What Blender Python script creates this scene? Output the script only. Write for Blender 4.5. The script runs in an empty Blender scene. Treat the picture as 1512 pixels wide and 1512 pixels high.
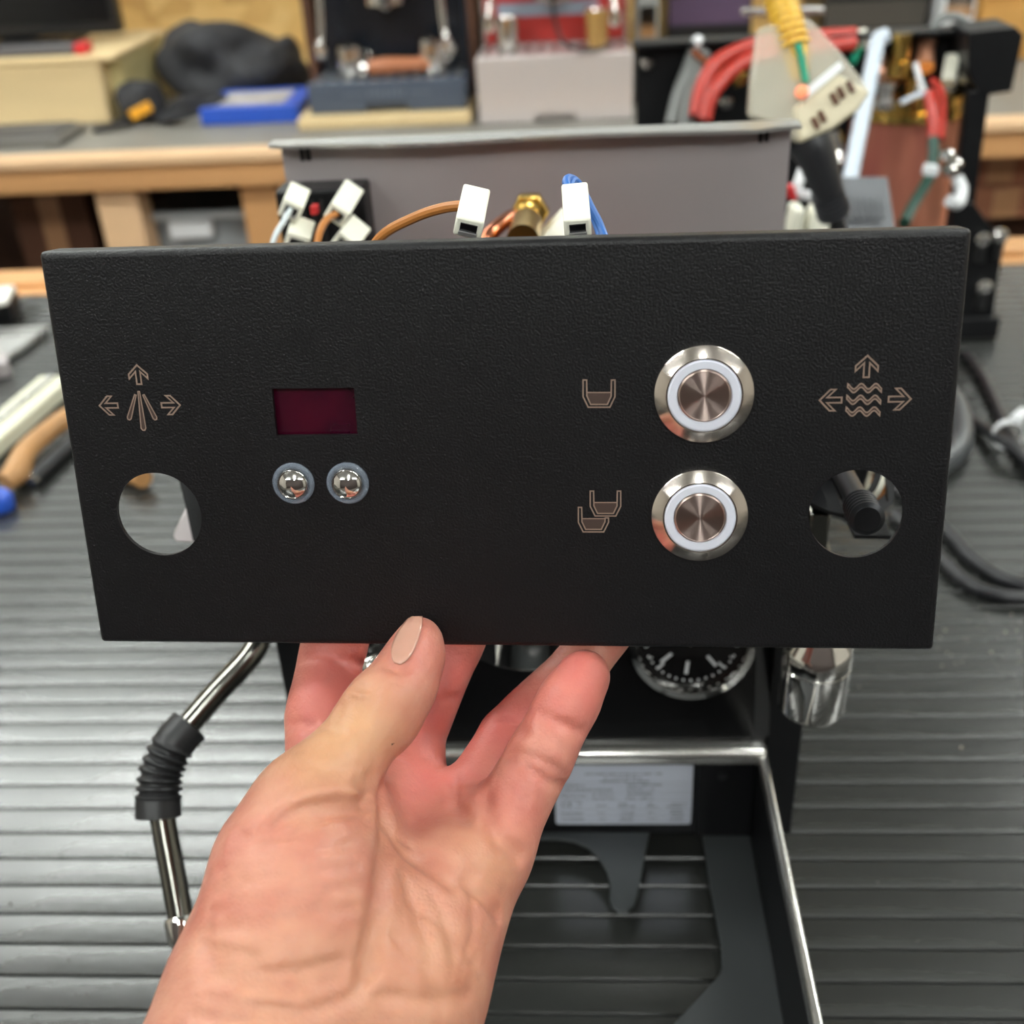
import bpy, bmesh, math, random
import numpy as np
from mathutils import Vector, Matrix
random.seed(4)
scene = bpy.context.scene
COL = scene.collection

# ------------------------------------------------------------------ camera
F, CC = 1670.0, 756.0
_dn = Vector((158, 2764, 1670)).normalized()            # world down seen from the lens (x right, y down, z ahead)
_xr = Vector((26000, -500, -1670)); _xr = (_xr - _xr.dot(_dn) * _dn).normalized()
_zu = -_dn; _yf = _zu.cross(_xr)
RW = Matrix((_xr, _yf, _zu))                            # lens axes -> world axes (bench: x right, y away, z up, mat at z=0)
CAM = Vector((0, 0, 0.40))
cd = bpy.data.cameras.new('camera'); cam = bpy.data.objects.new('camera', cd); COL.objects.link(cam)
cd.sensor_width = 36; cd.lens = 36 * F / 1512; cd.clip_start = 0.01
cd.dof.use_dof = True; cd.dof.focus_distance = 0.282; cd.dof.aperture_fstop = 13.0
_r = RW @ Vector((1, 0, 0)); _u = RW @ Vector((0, -1, 0)); _b = RW @ Vector((0, 0, -1))
cam.matrix_world = Matrix(((_r.x, _u.x, _b.x, CAM.x), (_r.y, _u.y, _b.y, CAM.y), (_r.z, _u.z, _b.z, CAM.z), (0, 0, 0, 1)))
scene.camera = cam

# ------------------------------------------------------------------ world, exposure
w = bpy.data.worlds.new('world'); scene.world = w; w.use_nodes = True
w.node_tree.nodes['Background'].inputs[0].default_value = (0.9, 0.95, 1, 1)
w.node_tree.nodes['Background'].inputs[1].default_value = 0.3
vs = scene.view_settings
vs.view_transform = 'Standard'; vs.look = 'None'; vs.gamma = 1; vs.use_curve_mapping = False
vs.exposure = 0.28
LAMP = 58.0

def ray(px, py): return RW @ Vector(((px - CC) / F, (py - CC) / F, 1))
def P(px, py, Z): return CAM + ray(px, py) * Z
def onz(px, py, z=0.0):
    r = ray(px, py); return CAM + r * ((z - CAM.z) / r.z)
def ony(px, py, y):
    r = ray(px, py); return CAM + r * ((y - CAM.y) / r.y)

# ------------------------------------------------------------------ materials
def lin(c):
    c = c / 255
    return c / 12.92 if c <= 0.04045 else ((c + 0.055) / 1.055) ** 2.4
def rgb(r, g, b): return (lin(r), lin(g), lin(b), 1)
MATS = {}
def mat(name, col, rough=0.5, metal=0.0, var=0, vscale=20, bump=0, bscale=200, spec=0.5, coat=0, trans=0, alpha=1, emit=0,
        aniso=0, sss=0, stretch=(1, 1, 1), col2=None, rvar=0):
    if name in MATS: return MATS[name]
    m = bpy.data.materials.new(name); m.use_nodes = True
    nt = m.node_tree; b = nt.nodes['Principled BSDF']; L = nt.links
    b.inputs['Base Color'].default_value = col
    b.inputs['Roughness'].default_value = rough
    b.inputs['Metallic'].default_value = metal
    b.inputs['Specular IOR Level'].default_value = spec
    b.inputs['Coat Weight'].default_value = coat
    b.inputs['Transmission Weight'].default_value = trans
    b.inputs['Alpha'].default_value = alpha
    if emit:
        b.inputs['Emission Color'].default_value = col; b.inputs['Emission Strength'].default_value = emit
    if sss:
        b.inputs['Subsurface Weight'].default_value = sss
        b.inputs['Subsurface Radius'].default_value = (0.008, 0.003, 0.0015); b.inputs['Subsurface Scale'].default_value = 0.6
    if aniso:
        b.inputs['Anisotropic'].default_value = aniso
        t = nt.nodes.new('ShaderNodeTangent'); t.direction_type = 'RADIAL'; t.axis = 'Z'
        L.new(t.outputs[0], b.inputs['Tangent']); b.inputs['Anisotropic Rotation'].default_value = 0.25
    if var or bump or rvar:
        tc = nt.nodes.new('ShaderNodeTexCoord'); mp = nt.nodes.new('ShaderNodeMapping'); mp.inputs['Scale'].default_value = stretch
        L.new(tc.outputs['Object'], mp.inputs[0])
    if var or rvar:
        n = nt.nodes.new('ShaderNodeTexNoise'); n.inputs['Scale'].default_value = vscale; n.inputs['Detail'].default_value = 6
        L.new(mp.outputs[0], n.inputs['Vector'])
    if var:
        mx = nt.nodes.new('ShaderNodeMix'); mx.data_type = 'RGBA'
        c2 = col2 or tuple(max(0, c * (1 - var)) for c in col[:3]) + (1,)
        mx.inputs[6].default_value = c2; mx.inputs[7].default_value = col
        cr = nt.nodes.new('ShaderNodeMapRange'); cr.inputs[1].default_value = 0.35; cr.inputs[2].default_value = 0.65
        L.new(n.outputs[0], cr.inputs[0]); L.new(cr.outputs[0], mx.inputs[0]); L.new(mx.outputs[2], b.inputs['Base Color'])
    if rvar:
        rr = nt.nodes.new('ShaderNodeMapRange'); rr.inputs[1].default_value = 0.3; rr.inputs[2].default_value = 0.7
        rr.inputs[3].default_value = rough - rvar; rr.inputs[4].default_value = rough + rvar
        L.new(n.outputs[0], rr.inputs[0]); L.new(rr.outputs[0], b.inputs['Roughness'])
    if bump:
        n2 = nt.nodes.new('ShaderNodeTexNoise'); n2.inputs['Scale'].default_value = bscale; n2.inputs['Detail'].default_value = 3
        L.new(mp.outputs[0], n2.inputs['Vector'])
        bp = nt.nodes.new('ShaderNodeBump'); bp.inputs['Strength'].default_value = bump; bp.inputs['Distance'].default_value = 0.0005
        L.new(n2.outputs[0], bp.inputs['Height']); L.new(bp.outputs[0], b.inputs['Normal'])
    MATS[name] = m
    return m

powder = mat('powder_black', rgb(17, 16, 18), 0.38, bump=0.40, bscale=1700, spec=0.28)
blackgloss = mat('black_gloss', rgb(14, 14, 15), 0.22, coat=0.3, rvar=0.06, vscale=14)
blackpaint = mat('black_paint', rgb(17, 17, 19), 0.42, bump=0.2, bscale=900, spec=0.25)
greypaint = mat('grey_powder', rgb(50, 53, 54), 0.5, bump=0.5, bscale=1200)
rubber = mat('mat_rubber', rgb(44, 45, 43), 0.27, var=0.35, vscale=9, bump=0.12, bscale=260, rvar=0.1, stretch=(0.35, 1.6, 1), spec=0.85)
rubber_dark = mat('mat_groove', rgb(26, 26, 26), 0.6)
chrome = mat('chrome', rgb(225, 222, 218), 0.07, 1)
chrome_dark = mat('chrome_dark', rgb(120, 118, 112), 0.12, 1)
steel = mat('steel', rgb(205, 204, 202), 0.28, 0.8, var=0.12, vscale=30, stretch=(0.15, 1, 1), rvar=0.06)
steel_dull = mat('steel_dull', rgb(178, 170, 170), 0.45, 0.45, var=0.1, vscale=8, rvar=0.08, stretch=(0.5, 1, 1))
steel_turned = mat('steel_turned', rgb(216, 206, 198), 0.2, 1, aniso=0.9)
steel_cap = mat('steel_turned_cap', rgb(190, 170, 162), 0.29, 1, aniso=0.96)
darksteel = mat('dark_steel', rgb(88, 88, 90), 0.32, 1)
blacksteel = mat('blackened_steel', rgb(62, 63, 66), 0.35, 0.8)
brass = mat('brass', rgb(214, 176, 96), 0.22, 1)
copper = mat('copper', rgb(196, 122, 92), 0.26, 1, var=0.35, vscale=18)
boiler_mat = mat('boiler_copper', rgb(200, 130, 104), 0.3, 0.35, var=0.5, vscale=9, col2=rgb(158, 84, 76), stretch=(2, 2, 0.4))
rubber_grip = mat('grip_rubber', rgb(24, 24, 26), 0.45, bump=0.15, bscale=600)
milky = mat('milky_ring', rgb(206, 208, 220), 0.45, sss=0.0)
clear = mat('clear_plastic', rgb(238, 232, 214), 0.14, alpha=0.34, spec=0.7)
clear_ring = mat('clear_ring', rgb(132, 142, 156), 0.1, alpha=0.5, coat=1)
white_nylon = mat('white_nylon', rgb(232, 230, 214), 0.42)
white_plastic = mat('white_plastic', rgb(222, 224, 226), 0.4)
silicone = mat('silicone_tube', rgb(214, 224, 236), 0.3, alpha=0.85)
brownwire = mat('brown_wire', rgb(176, 112, 52), 0.42)
bluewire = mat('blue_wire', rgb(52, 104, 176), 0.42)
greywire = mat('grey_wire', rgb(196, 204, 206), 0.4)
greenwire = mat('green_wire', rgb(24, 142, 110), 0.45)
redhose = mat('red_hose', rgb(172, 46, 34), 0.36)
greyhose = mat('grey_hose', rgb(112, 114, 112), 0.4)
cable = mat('black_cable', rgb(34, 34, 37), 0.38)
etched = mat('etched_line', rgb(148, 126, 112), 0.42, 0.3)
etched_fill = mat('etched_fill', rgb(74, 58, 52), 0.5, 0.3)
glass_red = mat('display_glass', rgb(66, 8, 28), 0.08, spec=0.5, var=0.6, vscale=45, col2=rgb(36, 6, 22))
cream = mat('cream_wood', rgb(226, 200, 152), 0.6, var=0.14, vscale=6, stretch=(0.2, 2, 2))
pine = mat('pine', rgb(212, 158, 104), 0.55, var=0.22, vscale=7, stretch=(0.2, 3, 3))
pine_light = mat('pine_light', rgb(232, 192, 150), 0.5, var=0.12, vscale=7, stretch=(0.2, 3, 3))
darkwood = mat('dark_wood', rgb(96, 62, 44), 0.5, var=0.3, vscale=12, stretch=(4, 4, 0.4))
cardboard = mat('cardboard', rgb(150, 98, 72), 0.8, var=0.12, vscale=6)
benchgrey = mat('bench_grey', rgb(138, 134, 126), 0.5, var=0.2, vscale=14, rvar=0.08)
blackcloth = mat('black_cloth', rgb(44, 44, 48), 0.7, var=0.45, vscale=40, bump=0.6, bscale=300)
bluepack = mat('blue_pack', rgb(38, 84, 190), 0.4)
paper = mat('paper_white', rgb(232, 230, 222), 0.6)
navy = mat('navy_paint', rgb(74, 84, 100), 0.4)
navy_dark = mat('navy_gloss', rgb(22, 26, 34), 0.25)
redpaint = mat('red_paint', rgb(172, 44, 38), 0.35)
greyplastic = mat('grey_bin', rgb(150, 154, 156), 0.45, alpha=0.92)
monitorblk = mat('monitor_black', rgb(18, 18, 20), 0.4)
orange = mat('orange_tag', rgb(240, 168, 40), 0.5)
yellow = mat('yellow_rubber', rgb(226, 180, 60), 0.4)
red_bit = mat('red_plastic', rgb(200, 40, 44), 0.4)
ceilm = mat('ceiling_paint', rgb(128, 127, 124), 0.9)
wallm = mat('wall_paint', rgb(196, 190, 180), 0.9, var=0.06, vscale=3)
floorm = mat('floor_concrete', rgb(120, 116, 110), 0.7, var=0.2, vscale=5)
lampm = mat('lamp_tube', (0.955, 1.0, 0.97, 1), 0.5, emit=LAMP)
lamphouse = mat('lamp_housing', rgb(230, 230, 228), 0.5)
ink = mat('label_ink', rgb(96, 98, 106), 0.6)
silverlabel = mat('label_silver', rgb(196, 200, 212), 0.4, 0.25)
gauge_ink = mat('gauge_white', rgb(210, 212, 214), 0.5)
nailm = mat('nail', rgb(184, 138, 120), 0.26, coat=0.4, sss=0.1)
inkspot = mat('ink_mark', rgb(24, 16, 18), 0.5)

def osb():
    m = bpy.data.materials.new('osb_board'); m.use_nodes = True; nt = m.node_tree; L = nt.links; b = nt.nodes['Principled BSDF']
    tc = nt.nodes.new('ShaderNodeTexCoord'); mp = nt.nodes.new('ShaderNodeMapping'); mp.inputs['Scale'].default_value = (1, 1, 1.6)
    mp.inputs['Rotation'].default_value = (0, 0.5, 0)
    v = nt.nodes.new('ShaderNodeTexVoronoi'); v.inputs['Scale'].default_value = 16
    n = nt.nodes.new('ShaderNodeTexNoise'); n.inputs['Scale'].default_value = 9; n.inputs['Detail'].default_value = 5
    ramp = nt.nodes.new('ShaderNodeValToRGB')
    ramp.color_ramp.elements[0].color = rgb(176, 130, 70); ramp.color_ramp.elements[1].color = rgb(240, 206, 140)
    e = ramp.color_ramp.elements.new(0.5); e.color = rgb(218, 174, 104)
    mx = nt.nodes.new('ShaderNodeMix'); mx.inputs[0].default_value = 0.5
    sp = nt.nodes.new('ShaderNodeSeparateColor')
    L.new(tc.outputs['Object'], mp.inputs[0]); L.new(mp.outputs[0], v.inputs['Vector']); L.new(tc.outputs['Object'], n.inputs['Vector'])
    L.new(v.outputs['Color'], sp.inputs[0]); L.new(sp.outputs[0], mx.inputs[2]); L.new(n.outputs[0], mx.inputs[3])
    L.new(mx.outputs[0], ramp.inputs[0]); L.new(ramp.outputs[0], b.inputs['Base Color']); b.inputs['Roughness'].default_value = 0.7
    return m
osbm = osb()

# ------------------------------------------------------------------ mesh helpers
WM = {}
def frame(t, up=Vector((0, 0, 1))):
    t = t.normalized(); a = up if abs(t.dot(up)) < 0.95 else Vector((1, 0, 0))
    s = t.cross(a).normalized(); return s, s.cross(t).normalized()
def catmull(pts, n=8):
    pts = [Vector(p) for p in pts]
    if len(pts) < 3: return [pts[0].lerp(pts[-1], i / n) for i in range(n + 1)]
    q = [2 * pts[0] - pts[1]] + pts + [2 * pts[-1] - pts[-2]]; out = []
    for i in range(1, len(q) - 2):
        for k in range(n):
            t = k / n; a, b, c, d = q[i - 1:i + 3]
            out.append(0.5 * ((2 * b) + (c - a) * t + (2 * a - 5 * b + 4 * c - d) * t * t + (3 * b - a - 3 * c + d) * t ** 3))
    out.append(pts[-1]); return out
class MB:
    def __init__(s): s.v = []; s.f = []
    def add(s, vs, fs):
        o = len(s.v); s.v += [Vector(p) for p in vs]; s.f += [tuple(i + o for i in f) for f in fs]; return s
    def box(s, a, b, M=None):
        x0, y0, z0 = (min(a[i], b[i]) for i in range(3)); x1, y1, z1 = (max(a[i], b[i]) for i in range(3))
        vs = [Vector(p) for p in ((x0, y0, z0), (x1, y0, z0), (x1, y1, z0), (x0, y1, z0), (x0, y0, z1), (x1, y0, z1), (x1, y1, z1), (x0, y1, z1))]
        if M: vs = [M @ p for p in vs]
        return s.add(vs, [(0, 3, 2, 1), (4, 5, 6, 7), (0, 1, 5, 4), (1, 2, 6, 5), (2, 3, 7, 6), (3, 0, 4, 7)])
    def bar(s, a, b, wd, h, up=Vector((0, 0, 1)), w2=None, h2=None):       # box along a..b
        a = Vector(a); b = Vector(b); sd, u = frame(b - a, up); vs = []
        for p, ww, hh in ((a, wd, h), (b, w2 or wd, h2 or h)):
            for i, j in ((-1, -1), (1, -1), (1, 1), (-1, 1)): vs.append(p + sd * ww / 2 * i + u * hh / 2 * j)
        return s.add(vs, [(3, 2, 1, 0), (4, 5, 6, 7), (0, 1, 5, 4), (1, 2, 6, 5), (2, 3, 7, 6), (3, 0, 4, 7)])
    def tube(s, pts, r, n=12, smooth=6, cap=True):
        if smooth and len(pts) > 2:
            rs = r if isinstance(r, (list, tuple)) else None
            p = catmull(pts, smooth)
            if rs: r = [rs[min(i // smooth, len(rs) - 1)] + (rs[min(i // smooth + 1, len(rs) - 1)] - rs[min(i // smooth, len(rs) - 1)]) * (i % smooth) / smooth for i in range(len(p))]
            pts = p
        pts = [Vector(p) for p in pts]
        R = r if isinstance(r, (list, tuple)) else [r] * len(pts)
        vs = []; sd = None
        for i, p in enumerate(pts):
            t = (pts[min(i + 1, len(pts) - 1)] - pts[max(i - 1, 0)]).normalized()
            if sd is None: sd, u = frame(t)
            else:
                sd = (sd - t * sd.dot(t)).normalized(); u = sd.cross(t)
            for k in range(n):
                a = 2 * math.pi * k / n; vs.append(p + (sd * math.cos(a) + u * math.sin(a)) * R[i])
        fs = []
        for i in range(len(pts) - 1):
            for k in range(n):
                a, b = i * n + k, i * n + (k + 1) % n; fs.append((a, a + n, b + n, b))
        if cap: fs += [tuple(range(n)), tuple(range(len(pts) * n - 1, (len(pts) - 1) * n - 1, -1))]
        return s.add(vs, fs)
    def lathe(s, o, axis, prof, n=32, close=False):                         # prof: (radius, height along axis)
        o = Vector(o); ax = Vector(axis).normalized(); sd, u = frame(ax); vs = []
        for r, h in prof:
            for k in range(n):
                a = 2 * math.pi * k / n; vs.append(o + ax * h + (sd * math.cos(a) + u * math.sin(a)) * max(r, 1e-6))
        fs = []; m = len(prof)
        for i in range(m if close else m - 1):
            for k in range(n):
                a, b = i * n + k, i * n + (k + 1) % n; j = ((i + 1) % m) * n
                fs.append((a, b, j + (k + 1) % n, j + k))
        if not close:
            if prof[0][0] > 1e-5: fs.append(tuple(range(n - 1, -1, -1)))
            if prof[-1][0] > 1e-5: fs.append(tuple(range((m - 1) * n, m * n)))
        return s.add(vs, fs)
    def prism(s, poly, off):                                                # flat outline pushed along off
        poly = [Vector(p) for p in poly]; off = Vector(off); n = len(poly)
        return s.add(poly + [p + off for p in poly], [tuple(range(n)), tuple(range(2 * n - 1, n - 1, -1))] + [(i, n + i, n + (i + 1) % n, (i + 1) % n) for i in range(n)])
    def build(s, name, m, parent=None, bev=0, local=False, ang=35, seg=2):
        me = bpy.data.meshes.new(name); vs = s.v
        if parent is not None and not local:
            inv = WM[parent.name].inverted(); vs = [inv @ p for p in vs]
        me.from_pydata([tuple(p) for p in vs], [], s.f); me.validate()
        bm = bmesh.new(); bm.from_mesh(me); bmesh.ops.recalc_face_normals(bm, faces=bm.faces); bm.to_mesh(me); bm.free()
        return link(name, me, m, parent, bev, ang, seg)
def link(name, me, m, parent=None, bev=0, ang=35, seg=2):
    me.materials.clear(); me.materials.append(m)
    me.shade_smooth(); me.set_sharp_from_angle(angle=math.radians(ang))
    o = bpy.data.objects.new(name, me); COL.objects.link(o)
    if parent is not None: o.parent = parent; WM[o.name] = WM[parent.name]
    else: WM[o.name] = Matrix.Identity(4)
    if bev:
        b = o.modifiers.new('bevel', 'BEVEL'); b.width = bev; b.segments = seg; b.limit_method = 'ANGLE'; b.harden_normals = False
    return o
def tag(o, label, cat, group=None, kind=None):
    o['label'] = label
    if cat: o['category'] = cat
    if group: o['group'] = group
    if kind: o['kind'] = kind
    return o
def thing(name, label, cat, M, group=None):
    o = bpy.data.objects.new(name, None); COL.objects.link(o); o.empty_display_size = 0.02
    if not isinstance(M, Matrix): M = Matrix.Translation(Vector(M))
    o.matrix_world = M; WM[o.name] = M.copy(); return tag(o, label, cat, group)
def part(o, label): o['label'] = label; return o
def struct(o, label): o['kind'] = 'structure'; o['label'] = label; return o
def text_mesh(body, size):
    cu = bpy.data.curves.new('t', 'FONT'); cu.body = body; cu.size = size; cu.align_x = 'CENTER'; cu.align_y = 'CENTER'; cu.resolution_u = 3
    ob = bpy.data.objects.new('t', cu); COL.objects.link(ob)
    me = bpy.data.meshes.new_from_object(ob.evaluated_get(bpy.context.evaluated_depsgraph_get()))
    bpy.data.objects.remove(ob); bpy.data.curves.remove(cu); return me
def text_part(name, body, size, M, m, parent):
    me = text_mesh(body, size); me.transform(WM[parent.name].inverted() @ M)
    return link(name, me, m, parent)

# ------------------------------------------------------------------ room
ZF, ZC = -0.92, 1.62
X0, X1, Y0, Y1 = -2.7, 2.7, -2.2, 2.46
struct(MB().box((X0, Y0, ZF - 0.1), (X1, Y1, ZF)).build('floor', floorm), 'grey concrete workshop floor under the benches')
struct(MB().box((X0, Y0, ZC), (X1, Y1, ZC + 0.1)).build('ceiling', ceilm), 'grey painted workshop ceiling with hanging tube lights')
struct(MB().box((X0, Y1 + 0.012, ZF), (X1, Y1 + 0.11, ZC)).build('wall_back', mat('wall_white', rgb(206, 208, 206), 0.9)), 'pale painted wall behind the rear bench')
struct(MB().box((X0, Y1, ZF), (X1, Y1 + 0.0115, 0.40)).build('trim_1', osbm), 'yellowish strand board lining on the rear wall')
struct(MB().box((X0 - 0.1, Y0, ZF), (X0, Y1, ZC)).build('wall_left', wallm), 'plain pale wall on the left')
struct(MB().box((X1, Y0, ZF), (X1 + 0.1, Y1, ZC)).build('wall_right', wallm), 'plain pale wall on the right')
struct(MB().box((X0, Y0 - 0.1, ZF), (X1, Y0, ZC)).build('wall_front', mat('wall_shade', rgb(64, 56, 54), 0.9)), 'plain wall behind the camera, coloured dark to dim reflections')  # dark colour stands in for the shade of whoever holds the camera

LAMPS = [(-1.2, 1.78, 0, 'tube light hanging left above the rear bench'), (1.8, 2.0, 0, 'added fill tube light hanging right above the rear bench'),  # right rear tube is an added fill that brightens the mat's right side
         (-1.15, 0.35, 0, 'tube light hanging left above the front bench'), (1.1, 0.5, 0, 'tube light hanging right above the front bench'),
         (-1.4, -1.3, 0, 'tube light hanging left behind the camera'), (1.4, -1.3, 0, 'tube light hanging right behind the camera'), (0.03, -1.15, 1, 'tube light running lengthwise behind the camera')]
ZL = ZC - 0.2
for lx, ly, rot, lab in LAMPS:
    LM = Matrix.Translation((lx, ly, ZC)) @ Matrix.Rotation(math.pi / 2 * rot, 4, 'Z')
    t = thing('tube_light', lab, 'light', LM, 'hanging tube lights'); zl = ZL - ZC
    MB().box((-0.62, -0.02, zl - 0.012), (0.62, 0.02, zl + 0.03)).build('housing', lamphouse, t, 0.004, local=True)
    for k in (-1, 1):
        MB().tube([(-0.6, k * 0.045, zl), (0.6, k * 0.045, zl)], 0.016, 10, 0).build('tube', lampm, t, local=True)
        MB().tube([(k * 0.5, 0, zl + 0.03), (k * 0.5, 0, -0.0005)], 0.004, 8, 0).build('suspension_rod', lamphouse, t, local=True)

# ------------------------------------------------------------------ front bench and ribbed mat
FB = (-1.25, -0.12, 1.5, 1.125)
t = thing('workbench', 'wooden front workbench carrying the ribbed black mat', 'workbench', (0.1, 0.5, ZF))
MB().box((FB[0], FB[1], -0.045), (FB[2], 1.16, -0.0045)).build('bench_top', pine, t, 0.002)
MB().box((FB[0], 1.16, -0.07), (FB[2], 1.2, 0.004)).build('rear_edge_plank', pine, t, 0.003)
for x in (FB[0] + 0.08, FB[2] - 0.08):
    for y in (0.0, 1.05):
        MB().box((x - 0.04, y - 0.04, ZF), (x + 0.04, y + 0.04, -0.045)).build('leg', pine, t, 0.003)
RP = 0.01565
mt = thing('rubber_mat', 'black ribbed rubber bench mat lying under the whole machine', 'mat', (0.1, 0.5, -0.004))
MB().box((FB[0], FB[1], -0.0044), (FB[2], 1.13, -0.0014)).build('backing', rubber_dark, mt)
prof = []
W2 = RP / 2 - 0.0006
for i in range(9):
    a = i / 8; y = -W2 + 2 * W2 * (0 if i == 0 else 1 if i == 8 else 0.03 + 0.94 * (i - 1) / 6)
    z = 0.00022 * (1 - (2 * a - 1) ** 2) - (0.0004 if i in (0, 8) else 0)
    prof.append((y, z))
vs = []
for x in (FB[0], FB[2]):
    vs.append((x - 0.1, -W2, 0.0026)); vs += [(x - 0.1, y, z + 0.004) for y, z in prof]; vs.append((x - 0.1, W2, 0.0026))
n = len(prof) + 2
fs = [(i, i + 1, n + i + 1, n + i) for i in range(n - 1)] + [tuple(range(n - 1, -1, -1)), tuple(range(n, 2 * n))]
ribme = bpy.data.meshes.new('rib'); ribme.from_pydata(vs, [], fs); ribme.materials.append(rubber); ribme.shade_smooth(); ribme.set_sharp_from_angle(angle=0.6)
yr = 0.4820 + RP / 2
ys = [yr + k * RP for k in range(-39, 42) if FB[1] + 0.01 < yr + k * RP < 1.12]
for y in ys:
    o = bpy.data.objects.new('rib', ribme); COL.objects.link(o); o.parent = mt; o.location = (0, y - 0.5, 0)

# ------------------------------------------------------------------ the held control panel
PX = Vector((17116, -31, -1670)).normalized(); PD = Vector((179, 5066, 1670)); PD = (PD - PD.dot(PX) * PX).normalized()
PXw = RW @ PX; PYw = -(RW @ PD); PNw = PXw.cross(PYw)
PO = P(55, 372, 0.2626)
PM = Matrix(((PXw.x, PYw.x, PNw.x, PO.x), (PXw.y, PYw.y, PNw.y, PO.y), (PXw.z, PYw.z, PNw.z, PO.z), (0, 0, 0, 1)))
PI_ = PM.inverted()
def uv(px, py, h=0.0):
    r = ray(px, py); k = (PO + PNw * h - CAM).dot(PNw) / r.dot(PNw); q = PI_ @ (CAM + r * k); return Vector((q.x, q.y, h))
PW, PH, RB, TH, FL = 0.210, 0.0995, 0.0016, 0.0012, 0.0085
panel = thing('control_panel', 'black textured metal control panel with two ringed buttons, held up by the hand', 'panel', PM)

def plate_with_holes(outer, holes, h0, h1, bevel=0.0002):
    cu = bpy.data.curves.new('plate', 'CURVE'); cu.dimensions = '2D'; cu.fill_mode = 'BOTH'
    for loop in [outer] + holes:
        sp = cu.splines.new('POLY'); sp.points.add(len(loop) - 1); sp.use_cyclic_u = True
        for p, q in zip(sp.points, loop): p.co = (q[0], q[1], 0, 1)
    cu.extrude = (h1 - h0) / 2; cu.bevel_depth = 0
    ob = bpy.data.objects.new('plate', cu); COL.objects.link(ob)
    me = bpy.data.meshes.new_from_object(ob.evaluated_get(bpy.context.evaluated_depsgraph_get()))
    bpy.data.objects.remove(ob); bpy.data.curves.remove(cu)
    me.transform(Matrix.Translation((0, 0, (h0 + h1) / 2)))
    bm = bmesh.new(); bm.from_mesh(me); bmesh.ops.remove_doubles(bm, verts=bm.verts, dist=1e-6); bm.to_mesh(me); bm.free()
    return me
def circ(c, r, n=64, ry=None): return [(c[0] + r * math.cos(2 * math.pi * i / n), c[1] + (ry or r) * math.sin(2 * math.pi * i / n)) for i in range(n)]
hl = (uv(173, 758) + uv(297, 758)) / 2; hl.y = (uv(235, 697).y + uv(235, 821).y) / 2; hlr = (uv(297, 758) - uv(173, 758)).length / 2
hr = (uv(1194, 758) + uv(1334, 758)) / 2; hr.y = (uv(1265, 692).y + uv(1265, 825).y) / 2; hrr = (uv(1334, 758) - uv(1194, 758)).length / 2
dA, dB = uv(401, 574), uv(528, 642)
outer = [(RB, -RB), (PW - RB, -RB), (PW - RB, -PH + RB), (RB, -PH + RB)]
face = link('face_plate', plate_with_holes(outer, [circ(hl, hlr), circ(hr, hrr), [(dA.x, dA.y), (dB.x, dA.y), (dB.x, dB.y), (dA.x, dB.y)]], -TH, 0), powder, panel)
# bent rim: rounded fold and return flange all round
m = MB(); loops = []
sec = [(RB, 0)] + [(RB - RB * math.sin(a), -(RB - RB * math.cos(a))) for a in [math.pi / 2 * i / 6 for i in range(1, 7)]] + [(0, -FL), (TH, -FL), (TH, -RB - 0.0002), (RB, -TH)]
for ins, z in sec:
    cr = max(0.0012 - ins, 0); ring = []
    for cx, cy, a0 in ((PW - ins, -ins, 0), (ins, -ins, 90), (ins, -PH + ins, 180), (PW - ins, -PH + ins, 270)):
        sx = -1 if cx > PW / 2 else 1; sy = -1 if cy > -PH / 2 else 1
        for k in range(5):
            a = math.radians(a0 + 22.5 * k); ring.append((cx + sx * cr + cr * math.cos(a), cy + sy * cr + cr * math.sin(a), z))
    loops.append(ring)
n = len(loops[0]); vv = [p for r in loops for p in r]
ff = [(i * n + k, i * n + (k + 1) % n, (i + 1) * n + (k + 1) % n, (i + 1) * n + k) for i in range(len(loops) - 1) for k in range(n)]
m.add(vv, ff).build('folded_rim', powder, panel, local=True, ang=50)
# display
dm = (dA + dB) / 2
d = MB().box((dA.x - 0.002, dB.y - 0.002, -0.0085), (dB.x + 0.002, dA.y + 0.002, -0.0024)).build('display_window', glass_red, panel, 0.0004, local=True)
part(d, 'dark red glass display window, switched off')
MB().box((dA.x - 0.004, dB.y - 0.004, -0.012), (dB.x + 0.004, dA.y + 0.004, -0.0087)).build('display_board', blackpaint, d, local=True)
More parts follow.
